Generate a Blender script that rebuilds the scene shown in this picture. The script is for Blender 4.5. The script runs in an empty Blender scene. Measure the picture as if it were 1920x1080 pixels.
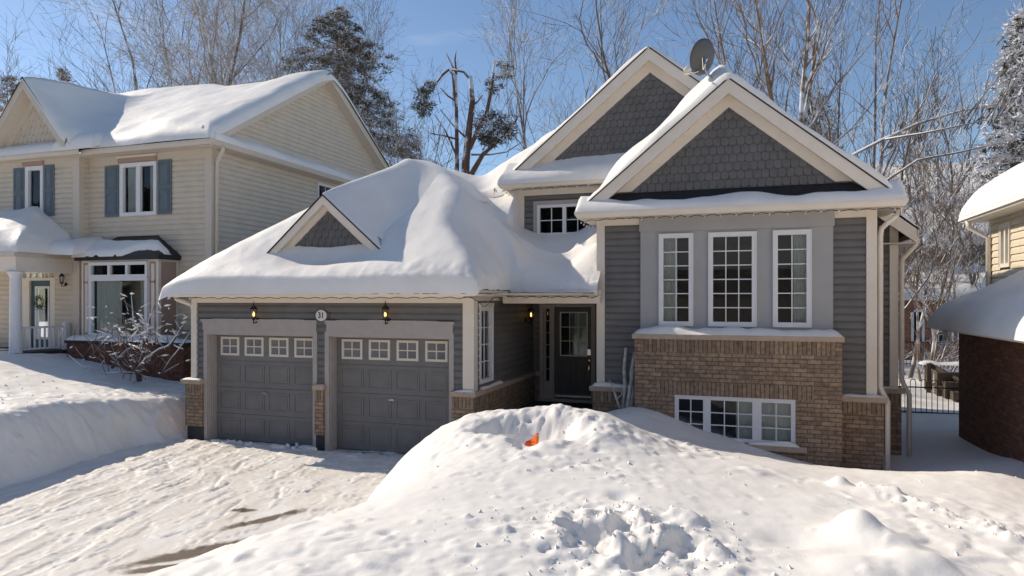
import bpy, math, random
import numpy as np
from mathutils import Vector, Matrix, noise as mnoise
R = math.radians
random.seed(7)
scene = bpy.context.scene
C = scene.collection
# ------------------------------------------------------------------ camera, sky, sun, exposure
ZC = 2.86            # camera height above the driveway
F_PX = 1288.0        # focal length in pixels of the 1920 wide photograph
TH = R(18.48)
HOR = 562.0
cam = bpy.data.cameras.new('camera'); camo = bpy.data.objects.new('camera', cam); C.objects.link(camo)
camo.location = (0, 0, ZC); camo.rotation_euler = (R(90), 0, TH)
cam.sensor_width = 36; cam.lens = F_PX / 1920 * 36; cam.shift_y = (HOR - 540) / 1920
cam.clip_start = .1; cam.clip_end = 3000
scene.camera = camo
scene.view_settings.view_transform = 'Standard'; scene.view_settings.look = 'None'
scene.view_settings.gamma = 1; scene.view_settings.use_curve_mapping = False
scene.view_settings.exposure = 0.40
SUNV = Vector((-1.42, .30, 1.0)).normalized()
w = bpy.data.worlds.new('World'); scene.world = w; w.use_nodes = True
nt = w.node_tree; nt.nodes.clear()
sky = nt.nodes.new('ShaderNodeTexSky'); sky.sky_type = 'NISHITA'; sky.sun_disc = False
sky.sun_elevation = math.asin(SUNV.z); sky.sun_rotation = math.atan2(SUNV.x, SUNV.y)
sky.altitude = 80; sky.air_density = .92; sky.dust_density = .15; sky.ozone_density = 2.4
bg = nt.nodes.new('ShaderNodeBackground'); bg.inputs['Strength'].default_value = .098
wo = nt.nodes.new('ShaderNodeOutputWorld')
tc = nt.nodes.new('ShaderNodeTexCoord'); mp = nt.nodes.new('ShaderNodeMapping')
mp.inputs['Scale'].default_value = (1.6, 1.6, 5.5); mp.inputs['Rotation'].default_value = (R(12), R(25), 0)
nz = nt.nodes.new('ShaderNodeTexNoise'); nz.inputs['Scale'].default_value = 1.7; nz.inputs['Detail'].default_value = 7; nz.inputs['Roughness'].default_value = .55
nz.inputs['Distortion'].default_value = .6
cr = nt.nodes.new('ShaderNodeValToRGB'); cr.color_ramp.elements[0].position = .60; cr.color_ramp.elements[1].position = .90
mx = nt.nodes.new('ShaderNodeMixRGB'); mx.inputs['Color2'].default_value = (6.2, 6.4, 6.8, 1)
sc_ = nt.nodes.new('ShaderNodeMath'); sc_.operation = 'MULTIPLY'; sc_.inputs[1].default_value = .40
L = nt.links.new
L(tc.outputs['Generated'], mp.inputs['Vector']); L(mp.outputs[0], nz.inputs['Vector']); L(nz.outputs['Fac'], cr.inputs[0])
L(cr.outputs[0], sc_.inputs[0]); L(sc_.outputs[0], mx.inputs['Fac']); L(sky.outputs[0], mx.inputs['Color1']); L(mx.outputs[0], bg.inputs['Color']); L(bg.outputs[0], wo.inputs[0])
sun = bpy.data.lights.new('sun', 'SUN'); sun.energy = 3.45; sun.angle = R(.5); sun.color = (1, .885, .735)
suno = bpy.data.objects.new('sun', sun); C.objects.link(suno); suno.rotation_euler = SUNV.to_track_quat('Z', 'Y').to_euler(); suno.location = (-20, 5, 25)

# ------------------------------------------------------------------ geometry helpers
def ratio(px):
    u = (px - 960) / F_PX
    return (-math.sin(TH) + math.cos(TH) * u) / (math.cos(TH) + math.sin(TH) * u)
def PY(px, py, Y):
    """world point seen at (px,py) on the plane y=Y"""
    u = (px - 960) / F_PX; t = Y / (math.cos(TH) + math.sin(TH) * u)
    return Vector((ratio(px) * Y, Y, ZC + (HOR - py) / F_PX * t))
def PX(px, py, X):
    return PY(px, py, X / ratio(px))

ORG = {}
SPLIT = {'siding', 'corner_post', 'brick_wall', 'stone_cap', 'frieze_board', 'foundation', 'soffit', 'pane', 'mullion', 'window_head', 'porch_beam', 'bay_panel', 'step', 'post'}
def tag(o, label=None, cat=None, group=None, kind=None):
    if label: o['label'] = label
    if cat: o['category'] = cat
    if group: o['group'] = group
    if kind: o['kind'] = kind
    return o
def thing(name, loc, label, cat, group=None):
    o = bpy.data.objects.new(name, None); C.objects.link(o); o.location = loc; o.empty_display_size = .2
    ORG[o.name] = Vector(loc)
    return tag(o, label, cat, group)
class MB:
    def __init__(s): s.v = []; s.f = []; s.m = []; s.pieces = []
    def add(s, vs, fs, m=0):
        n = len(s.v); s.pieces.append((n, n + len(vs), len(s.f), len(s.f) + len(fs))); s.v += [tuple(v) for v in vs]; s.f += [tuple(i + n for i in f) for f in fs]; s.m += [m] * len(fs)
    def hexa(s, c, m=0):
        s.add(c, [(0, 3, 2, 1), (4, 5, 6, 7), (0, 1, 5, 4), (1, 2, 6, 5), (2, 3, 7, 6), (3, 0, 4, 7)], m)
    def box(s, x0, x1, y0, y1, z0, z1, m=0):
        s.hexa([(x0, y0, z0), (x1, y0, z0), (x1, y1, z0), (x0, y1, z0), (x0, y0, z1), (x1, y0, z1), (x1, y1, z1), (x0, y1, z1)], m)
    def prism(s, poly, ext, m=0):
        """planar polygon of 3d points pushed along ext"""
        n = len(poly); ext = Vector(ext); a = [Vector(p) for p in poly]; b = [p + ext for p in a]
        s.add(a + b, [tuple(range(n - 1, -1, -1)), tuple(range(n, 2 * n))] + [(i, (i + 1) % n, (i + 1) % n + n, i + n) for i in range(n)], m)
    def tube(s, pts, rad, n=6, m=0, cap=True):
        pts = [Vector(p) for p in pts]; k = len(pts)
        if not hasattr(rad, '__len__'): rad = [rad] * k
        rings = []; side = None
        for i, p in enumerate(pts):
            d = (pts[min(i + 1, k - 1)] - pts[max(i - 1, 0)])
            if d.length < 1e-9: d = Vector((0, 0, 1))
            d.normalize()
            if side is None: side = d.cross(Vector((0, 0, 1)) if abs(d.z) < .9 else Vector((1, 0, 0))).normalized()
            side = (side - d * side.dot(d))
            if side.length < 1e-6: side = d.orthogonal()
            side.normalize(); up = d.cross(side)
            rings.append([p + (side * math.cos(2 * math.pi * j / n) + up * math.sin(2 * math.pi * j / n)) * rad[i] for j in range(n)])
        fs = []
        for i in range(k - 1):
            for j in range(n):
                fs.append((i * n + j, i * n + (j + 1) % n, (i + 1) * n + (j + 1) % n, (i + 1) * n + j))
        if cap: fs += [tuple(range(n - 1, -1, -1)), tuple((k - 1) * n + j for j in range(n))]
        s.add([p for r in rings for p in r], fs, m)
    def lathe(s, c, prof, n=12, m=0, ax=None):
        """profile [(r,h)] turned about the axis ax through c"""
        ax = Vector(ax or (0, 0, 1)).normalized(); a = ax.orthogonal().normalized(); b = ax.cross(a); c = Vector(c)
        vs = [c + ax * h + (a * math.cos(2 * math.pi * j / n) + b * math.sin(2 * math.pi * j / n)) * r for r, h in prof for j in range(n)]
        k = len(prof)
        fs = [(i * n + j, i * n + (j + 1) % n, (i + 1) * n + (j + 1) % n, (i + 1) * n + j) for i in range(k - 1) for j in range(n)]
        fs += [tuple(range(n - 1, -1, -1)), tuple((k - 1) * n + j for j in range(n))]
        s.add(vs, fs, m)
    def build(s, name, mat, parent=None, smooth=False, label=None):
        if name in SPLIT and parent:
            cl = s.clusters()
            if len(cl) > 1: return [c.build1(name, mat, parent, smooth, label) for c in cl][0]
        return s.build1(name, mat, parent, smooth, label)
    def clusters(s, tol=.03):
        """separate pieces that do not touch, so each becomes a part of its own"""
        P = s.pieces; bb = []
        for v0, v1, f0, f1 in P:
            a = np.array(s.v[v0:v1]); bb.append((a.min(0) - tol, a.max(0) + tol))
        par = list(range(len(P)))
        def fd(i):
            while par[i] != i: par[i] = par[par[i]]; i = par[i]
            return i
        lo = np.array([b[0] for b in bb]); hi = np.array([b[1] for b in bb])
        for i in range(len(P)):
            t = np.where(((lo[i] <= hi[i + 1:]) & (hi[i] >= lo[i + 1:])).all(1))[0] + i + 1
            for j in t: par[fd(int(j))] = fd(i)
        g = {}
        for i in range(len(P)): g.setdefault(fd(i), []).append(i)
        out = []
        for ids in g.values():
            m = MB()
            for i in ids: v0, v1, f0, f1 = P[i]; m.add(s.v[v0:v1], [tuple(q - v0 for q in f) for f in s.f[f0:f1]])
            out.append(m)
        return out
    def build1(s, name, mat, parent=None, smooth=False, label=None):
        me = bpy.data.meshes.new(name); o = bpy.data.objects.new(name, me); C.objects.link(o)
        org = Vector((0, 0, 0))
        if parent: o.parent = parent; org = ORG[parent.name]
        ORG[o.name] = org
        me.from_pydata([(v[0] - org.x, v[1] - org.y, v[2] - org.z) for v in s.v], [], s.f)
        for mt in (mat if isinstance(mat, (list, tuple)) else [mat]): me.materials.append(mt)
        if isinstance(mat, (list, tuple)): me.polygons.foreach_set('material_index', s.m)
        if smooth: me.polygons.foreach_set('use_smooth', [True] * len(s.f))
        me.update()
        if label: o['label'] = label
        return o
class FR:
    """wall frame: u along the wall, n outwards, z up"""
    def __init__(s, O, U, N): s.O = Vector(O); s.U = Vector(U); s.N = Vector(N)
    def p(s, u, n, z): return s.O + s.U * u + s.N * n + Vector((0, 0, z))
    def box(s, mb, u0, u1, n0, n1, z0, z1, m=0):
        mb.hexa([s.p(u0, n0, z0), s.p(u1, n0, z0), s.p(u1, n1, z0), s.p(u0, n1, z0), s.p(u0, n0, z1), s.p(u1, n0, z1), s.p(u1, n1, z1), s.p(u0, n1, z1)], m)
def front(Y): return FR((0, Y, 0), (1, 0, 0), (0, -1, 0))
def east(X): return FR((X, 0, 0), (0, 1, 0), (1, 0, 0))
def west(X): return FR((X, 0, 0), (0, 1, 0), (-1, 0, 0))
def lap(mb, fr, u0, u1, z0, z1, holes=(), e=.125, dp=.028, lim=None):
    """lapped siding boards, real saw-tooth relief, with openings"""
    z = z0
    while z < z1 - .01:
        zt = min(z + e, z1); zm = (z + zt) / 2
        segs = [(u0, u1)]
        for (a, b, c, d) in holes:
            if c < zm < d:
                segs = [q for (p, r) in segs for q in ((p, min(r, a)), (max(p, b), r)) if q[1] - q[0] > .005]
        for a, b in segs:
            a0 = a1 = a; b0 = b1 = b
            if lim:
                la, lb = lim(z); a0, b0 = max(a, la), min(b, lb); la, lb = lim(zt); a1, b1 = max(a, la), min(b, lb)
                if b0 - a0 < .01: continue
                if b1 < a1: a1 = b1 = (a1 + b1) / 2
            h = (zt - z)
            mb.add([fr.p(a0, 0, z), fr.p(b0, 0, z), fr.p(b0, dp, z + .004), fr.p(a0, dp, z + .004), fr.p(b1, dp * .75, z + h * .62), fr.p(a1, dp * .75, z + h * .62), fr.p(b1, 0, zt), fr.p(a1, 0, zt)],
                   [(0, 1, 2, 3), (3, 2, 4, 5), (5, 4, 6, 7)])
        z += e
def face_holes(mb, fr, u0, u1, z0, z1, holes, n0=-.12, n1=0.0):
    """solid slab with rectangular openings"""
    us = sorted({u0, u1} | {h[0] for h in holes} | {h[1] for h in holes}); zs = sorted({z0, z1} | {h[2] for h in holes} | {h[3] for h in holes})
    us = [u for u in us if u0 <= u <= u1]; zs = [z for z in zs if z0 <= z <= z1]
    for i in range(len(us) - 1):
        for j in range(len(zs) - 1):
            um = (us[i] + us[i + 1]) / 2; zm = (zs[j] + zs[j + 1]) / 2
            if any(h[0] < um < h[1] and h[2] < zm < h[3] for h in holes): continue
            fr.box(mb, us[i], us[i + 1], n0, n1, zs[j], zs[j + 1])

# ------------------------------------------------------------------ numpy noise
def _h(ix, iy, s):
    a = (ix.astype(np.int64) * 374761393 + iy.astype(np.int64) * 668265263 + s * 1274126177) & 0xffffffff
    a = ((a ^ (a >> 13)) * 1274126177) & 0xffffffff
    return ((a ^ (a >> 16)) & 0xffff) / 65535.0
def vn(x, y, s=0):
    x = np.asarray(x, float); y = np.asarray(y, float); ix = np.floor(x); iy = np.floor(y); fx = x - ix; fy = y - iy
    fx = fx * fx * fx * (fx * (fx * 6 - 15) + 10); fy = fy * fy * fy * (fy * (fy * 6 - 15) + 10)
    a = _h(ix, iy, s); b = _h(ix + 1, iy, s); c = _h(ix, iy + 1, s); d = _h(ix + 1, iy + 1, s)
    return (a + (b - a) * fx) * (1 - fy) + (c + (d - c) * fx) * fy - .5
def fbm(x, y, f, o=4, s=0, g=.5):
    r = 0; a = 1
    for i in range(o): r = r + a * vn(np.asarray(x) * f + 13.7 * i, np.asarray(y) * f + 7.3 * i, s + i * 11); f *= 2.03; a *= g
    return r
def ss(a, b, x): t = np.clip((x - a) / (b - a), 0, 1); return t * t * (3 - 2 * t)
def smax(a, b, k): h = np.clip(.5 + .5 * (a - b) / k, 0, 1); return b + (a - b) * h + k * h * (1 - h)
def smin(a, b, k): return -smax(-a, -b, k)
def spaced(a, b, dense, coarse, r):
    """1d samples dense near both ends"""
    out = list(np.arange(a, min(a + r, b), dense)); m = list(np.arange(min(a + r, b), max(b - r, a), coarse)); e = list(np.arange(max(b - r, a + r), b, dense)) + [b]
    return np.array(sorted(set(np.round(out + m + e, 4))))
def grid_mesh(name, xs, ys, Z, mat, parent=None, keep=None, smooth=True):
    X, Y = np.meshgrid(xs, ys); nx, ny = len(xs), len(ys)
    co = np.stack([X, Y, Z], -1).reshape(-1, 3)
    idx = np.arange(nx * ny).reshape(ny, nx)
    q = np.stack([idx[:-1, :-1], idx[:-1, 1:], idx[1:, 1:], idx[1:, :-1]], -1).reshape(-1, 4)
    if keep is not None:
        q = q[keep.reshape(-1)]
        used = np.unique(q); rm = -np.ones(nx * ny, int); rm[used] = np.arange(len(used)); q = rm[q]; co = co[used]
    org = ORG[parent.name] if parent else Vector((0, 0, 0))
    co = co - np.array(org)
    me = bpy.data.meshes.new(name); me.vertices.add(len(co)); me.vertices.foreach_set('co', co.ravel().astype('f4'))
    me.loops.add(q.size); me.loops.foreach_set('vertex_index', q.ravel().astype('i4'))
    me.polygons.add(len(q)); me.polygons.foreach_set('loop_start', (np.arange(len(q)) * 4).astype('i4'))
    me.polygons.foreach_set('use_smooth', np.full(len(q), smooth))
    me.update(calc_edges=True); me.validate(); me.materials.append(mat)
    o = bpy.data.objects.new(name, me); C.objects.link(o)
    if parent: o.parent = parent
    ORG[o.name] = org
    return o
def tps(pts):
    P = np.array(pts, float); n = len(P); XY = P[:, :2]
    d = np.linalg.norm(XY[:, None] - XY[None], axis=-1); K = np.where(d > 0, d * d * np.log(d + 1e-12), 0) + np.eye(n) * .02
    A = np.zeros((n + 3, n + 3)); A[:n, :n] = K; A[:n, n] = 1; A[:n, n + 1:] = XY; A[n, :n] = 1; A[n + 1:, :n] = XY.T
    b = np.zeros(n + 3); b[:n] = P[:, 2]; wv = np.linalg.solve(A, b)
    def f(x, y):
        r = wv[n] + wv[n + 1] * x + wv[n + 2] * y
        for i in range(n):
            d2 = (x - XY[i, 0]) ** 2 + (y - XY[i, 1]) ** 2 + 1e-9
            r = r + wv[i] * .5 * d2 * np.log(d2)
        return r
    return f

# ------------------------------------------------------------------ materials
def mat(name, col, rough=.7, bump=None, var=0, vscale=8, metal=0, spec=.4, bstr=.3, coat=0):
    m = bpy.data.materials.new(name); m.use_nodes = True; nt = m.node_tree; b = nt.nodes['Principled BSDF']
    b.inputs['Base Color'].default_value = (*col, 1); b.inputs['Roughness'].default_value = rough; b.inputs['Metallic'].default_value = metal
    b.inputs['Specular IOR Level'].default_value = spec
    tc = nt.nodes.new('ShaderNodeTexCoord')
    if var:
        n = nt.nodes.new('ShaderNodeTexNoise'); n.inputs['Scale'].default_value = vscale; n.inputs['Detail'].default_value = 5
        nt.links.new(tc.outputs['Object'], n.inputs['Vector'])
        r = nt.nodes.new('ShaderNodeMapRange'); r.inputs[3].default_value = 1 - var; r.inputs[4].default_value = 1 + var; r.inputs[1].default_value = .25; r.inputs[2].default_value = .75
        nt.links.new(n.outputs['Fac'], r.inputs[0])
        x = nt.nodes.new('ShaderNodeMixRGB'); x.blend_type = 'MULTIPLY'; x.inputs[0].default_value = 1; x.inputs[1].default_value = (*col, 1)
        nt.links.new(r.outputs[0], x.inputs[2]); nt.links.new(x.outputs[0], b.inputs['Base Color'])
    if bump:
        n = nt.nodes.new('ShaderNodeTexNoise'); n.inputs['Scale'].default_value = bump; n.inputs['Detail'].default_value = 6
        nt.links.new(tc.outputs['Object'], n.inputs['Vector'])
        bp = nt.nodes.new('ShaderNodeBump'); bp.inputs['Strength'].default_value = bstr; bp.inputs['Distance'].default_value = .02
        nt.links.new(n.outputs['Fac'], bp.inputs['Height']); nt.links.new(bp.outputs[0], b.inputs['Normal'])
    return m
def snow_mat(name, col=(.90, .865, .81), s1=5, s2=60, st=.35, dist=.03):
    m = bpy.data.materials.new(name); m.use_nodes = True; nt = m.node_tree; b = nt.nodes['Principled BSDF']; L = nt.links.new
    b.inputs['Base Color'].default_value = (*col, 1); b.inputs['Roughness'].default_value = .55; b.inputs['Specular IOR Level'].default_value = .25
    tc = nt.nodes.new('ShaderNodeTexCoord'); h = None
    for sc, wt in ((s1, 1.0), (s2, .22), (s2 * 4, .06)):
        n = nt.nodes.new('ShaderNodeTexNoise'); n.inputs['Scale'].default_value = sc; n.inputs['Detail'].default_value = 4; L(tc.outputs['Object'], n.inputs['Vector'])
        a = nt.nodes.new('ShaderNodeMath'); a.operation = 'MULTIPLY_ADD'; a.inputs[1].default_value = wt; L(n.outputs['Fac'], a.inputs[0])
        if h: L(h.outputs[0], a.inputs[2])
        else: a.inputs[2].default_value = 0
        h = a
    bp = nt.nodes.new('ShaderNodeBump'); bp.inputs['Strength'].default_value = st; bp.inputs['Distance'].default_value = dist
    L(h.outputs[0], bp.inputs['Height']); L(bp.outputs[0], b.inputs['Normal'])
    n = nt.nodes.new('ShaderNodeTexNoise'); n.inputs['Scale'].default_value = 1.3; n.inputs['Detail'].default_value = 6; L(tc.outputs['Object'], n.inputs['Vector'])
    r = nt.nodes.new('ShaderNodeMapRange'); r.inputs[1].default_value = .3; r.inputs[2].default_value = .7; r.inputs[3].default_value = .94; r.inputs[4].default_value = 1.03; L(n.outputs['Fac'], r.inputs[0])
    x = nt.nodes.new('ShaderNodeMixRGB'); x.blend_type = 'MULTIPLY'; x.inputs[0].default_value = 1; x.inputs[1].default_value = (*col, 1); L(r.outputs[0], x.inputs[2]); L(x.outputs[0], b.inputs['Base Color'])
    return m
def brick_mat(name, c1, c2, mortar, soldier=False, bw=.215, bh=.072):
    m = bpy.data.materials.new(name); m.use_nodes = True; nt = m.node_tree; b = nt.nodes['Principled BSDF']; L = nt.links.new
    g = nt.nodes.new('ShaderNodeNewGeometry'); sp = nt.nodes.new('ShaderNodeSeparateXYZ'); L(g.outputs['Position'], sp.inputs[0])
    ad = nt.nodes.new('ShaderNodeMath'); ad.operation = 'ADD'; L(sp.outputs[0], ad.inputs[0]); L(sp.outputs[1], ad.inputs[1])
    cb = nt.nodes.new('ShaderNodeCombineXYZ')
    if soldier: L(sp.outputs[2], cb.inputs[0]); L(ad.outputs[0], cb.inputs[1])
    else: L(ad.outputs[0], cb.inputs[0]); L(sp.outputs[2], cb.inputs[1])
    t = nt.nodes.new('ShaderNodeTexBrick'); t.inputs['Scale'].default_value = 1; t.inputs['Brick Width'].default_value = bw if not soldier else 3.0; t.inputs['Row Height'].default_value = bh
    t.inputs['Mortar Size'].default_value = .007; t.inputs['Mortar Smooth'].default_value = .2; t.inputs['Bias'].default_value = 0
    t.inputs['Color1'].default_value = (*c1, 1); t.inputs['Color2'].default_value = (*c2, 1); t.inputs['Mortar'].default_value = (*mortar, 1)
    L(cb.outputs[0], t.inputs['Vector'])
    n = nt.nodes.new('ShaderNodeTexNoise'); n.inputs['Scale'].default_value = 14; n.inputs['Detail'].default_value = 6; L(g.outputs['Position'], n.inputs['Vector'])
    r = nt.nodes.new('ShaderNodeMapRange'); r.inputs[1].default_value = .3; r.inputs[2].default_value = .7; r.inputs[3].default_value = .72; r.inputs[4].default_value = 1.25; L(n.outputs['Fac'], r.inputs[0])
    x = nt.nodes.new('ShaderNodeMixRGB'); x.blend_type = 'MULTIPLY'; x.inputs[0].default_value = 1; L(t.outputs[0], x.inputs[1]); L(r.outputs[0], x.inputs[2]); L(x.outputs[0], b.inputs['Base Color'])
    b.inputs['Roughness'].default_value = .85; b.inputs['Specular IOR Level'].default_value = .2
    iv = nt.nodes.new('ShaderNodeMath'); iv.operation = 'MULTIPLY_ADD'; iv.inputs[1].default_value = -1; L(t.outputs['Fac'], iv.inputs[0])
    n2 = nt.nodes.new('ShaderNodeTexNoise'); n2.inputs['Scale'].default_value = 60; L(g.outputs['Position'], n2.inputs['Vector']); L(n2.outputs['Fac'], iv.inputs[2])
    bp = nt.nodes.new('ShaderNodeBump'); bp.inputs['Strength'].default_value = .8; bp.inputs['Distance'].default_value = .008; L(iv.outputs[0], bp.inputs['Height']); L(bp.outputs[0], b.inputs['Normal'])
    return m
def glass_mat(name, tint=(.8, .85, .85), refl=1.0):
    m = bpy.data.materials.new(name); m.use_nodes = True; nt = m.node_tree; nt.nodes.clear(); L = nt.links.new
    o = nt.nodes.new('ShaderNodeOutputMaterial'); mx = nt.nodes.new('ShaderNodeMixShader'); t = nt.nodes.new('ShaderNodeBsdfTransparent'); g = nt.nodes.new('ShaderNodeBsdfGlossy')
    t.inputs[0].default_value = (*tint, 1); g.inputs['Roughness'].default_value = .02; g.inputs['Color'].default_value = (.95, .97, 1, 1)
    f = nt.nodes.new('ShaderNodeFresnel'); f.inputs[0].default_value = 1.55
    a = nt.nodes.new('ShaderNodeMath'); a.operation = 'MULTIPLY_ADD'; a.inputs[1].default_value = .75 * refl; a.inputs[2].default_value = .0; L(f.outputs[0], a.inputs[0])
    L(a.outputs[0], mx.inputs[0]); L(t.outputs[0], mx.inputs[1]); L(g.outputs[0], mx.inputs[2]); L(mx.outputs[0], o.inputs[0])
    return m
def bark_mat(name, c1, c2, snow=.5, thr=.15):
    """bark with the snow that lies on upward faces"""
    m = bpy.data.materials.new(name); m.use_nodes = True; nt = m.node_tree; b = nt.nodes['Principled BSDF']; L = nt.links.new
    g = nt.nodes.new('ShaderNodeNewGeometry'); sp = nt.nodes.new('ShaderNodeSeparateXYZ'); L(g.outputs['Normal'], sp.inputs[0])
    n = nt.nodes.new('ShaderNodeTexNoise'); n.inputs['Scale'].default_value = 2.2; n.inputs['Detail'].default_value = 5; L(g.outputs['Position'], n.inputs['Vector'])
    x = nt.nodes.new('ShaderNodeMixRGB'); x.inputs[1].default_value = (*c1, 1); x.inputs[2].default_value = (*c2, 1); L(n.outputs['Fac'], x.inputs[0])
    a = nt.nodes.new('ShaderNodeMath'); a.operation = 'ADD'; L(sp.outputs[2], a.inputs[0]); 
    n2 = nt.nodes.new('ShaderNodeTexNoise'); n2.inputs['Scale'].default_value = 1.6; n2.inputs['Detail'].default_value = 3; L(g.outputs['Position'], n2.inputs['Vector'])
    k = nt.nodes.new('ShaderNodeMath'); k.operation = 'MULTIPLY_ADD'; k.inputs[1].default_value = 2.2; k.inputs[2].default_value = -1.1 + snow - .5; L(n2.outputs['Fac'], k.inputs[0]); L(k.outputs[0], a.inputs[1])
    r = nt.nodes.new('ShaderNodeMapRange'); r.inputs[1].default_value = thr; r.inputs[2].default_value = thr + .25; L(a.outputs[0], r.inputs[0])
    y = nt.nodes.new('ShaderNodeMixRGB'); L(r.outputs[0], y.inputs[0]); L(x.outputs[0], y.inputs[1]); y.inputs[2].default_value = (.8, .8, .82, 1); L(y.outputs[0], b.inputs['Base Color'])
    b.inputs['Roughness'].default_value = .8
    return m
M = {}
M['snow'] = snow_mat('snow', s1=3.5, s2=40, st=.3, dist=.035)
M['roofsnow'] = snow_mat('roof_snow', s1=3.6, s2=32, st=.34, dist=.035)
M['siding'] = mat('charcoal_siding', (.165, .157, .15), .55, var=.15, vscale=3, spec=.35)
M['shingle'] = mat('charcoal_shingle_siding', (.15, .142, .138), .6, var=.16, vscale=5, bump=40)
M['trim'] = mat('cream_trim', (.78, .70, .60), .5, var=.05, vscale=4)
M['trimd'] = mat('grey_trim', (.42, .375, .35), .6, var=.07, vscale=6)
M['panel'] = mat('grey_panel', (.39, .385, .38), .65, var=.06, vscale=3, bump=90, bstr=.15)
M['white'] = mat('white_frame', (.78, .77, .77), .4, var=.03)
M['cream'] = mat('cream_frame', (.74, .68, .58), .45)
M['door'] = mat('garage_door_grey', (.20, .188, .18), .5, var=.12, vscale=4, bump=120, bstr=.1)
M['frontdoor'] = mat('front_door_grey', (.07, .07, .07), .45)
M['dark'] = mat('dark_interior', (.012, .012, .014), .9)
M['dpane'] = mat('dusty_pane', (.20, .19, .20), .3, var=.25, vscale=3)
M['glass'] = glass_mat('window_glass')
M['curtain'] = mat('curtain', (.62, .62, .56), .9)
M['brick'] = brick_mat('brown_brick', (.39, .275, .185), (.25, .175, .122), (.15, .12, .095))
M['bricks'] = brick_mat('brown_brick_soldier', (.37, .265, .18), (.24, .17, .12), (.11, .09, .07), soldier=True)
M['redbrick'] = brick_mat('dark_red_brick', (.24, .10, .06), (.15, .065, .042), (.10, .075, .06))
M['orbrick'] = brick_mat('orange_brick', (.42, .19, .10), (.30, .12, .07), (.3, .24, .2))
M['stone'] = mat('stone_cap', (.48, .37, .28), .85, var=.12, vscale=12, bump=60)
M['found'] = mat('foundation', (.045, .045, .05), .9, var=.3, vscale=6, bump=30)
M['roof'] = mat('roof_shingle', (.028, .027, .03), .9, var=.3, vscale=20, bump=60)
M['soffit'] = mat('soffit', (.66, .58, .49), .6)
M['black'] = mat('black_metal', (.015, .015, .016), .4, metal=.3)
M['steel'] = mat('steel', (.6, .6, .6), .25, metal=1)
M['brass'] = mat('brass', (.75, .5, .18), .2, metal=1)
M['beige'] = mat('beige_siding', (.63, .55, .44), .6, var=.06, vscale=3)
M['beiget'] = mat('beige_trim', (.62, .55, .46), .55, var=.05)
M['tan'] = mat('tan_panel', (.40, .29, .23), .7)
M['blue'] = mat('slate_blue', (.13, .165, .19), .55, var=.1)
M['teal'] = mat('teal_door', (.05, .11, .13), .45)
M['metalroof'] = mat('metal_roof', (.03, .03, .03), .45, metal=.2)
M['yell'] = mat('pale_yellow_siding', (.68, .60, .45), .6, var=.06)
M['orange'] = mat('orange_sheet', (.9, .16, .015), .5)
M['dish'] = mat('dish_grey', (.10, .10, .10), .5, var=.1, vscale=20)
M['wire'] = mat('dark_green_wire', (.02, .025, .02), .6)
M['bulb'] = mat('clear_bulb', (.75, .72, .66), .15)
M['wood'] = mat('weathered_wood', (.12, .09, .065), .85, var=.2, vscale=5, bump=30)
M['ice'] = mat('icicle', (.7, .74, .78), .1, spec=.8)
M['green'] = mat('evergreen', (.03, .05, .03), .8, var=.3)
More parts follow.
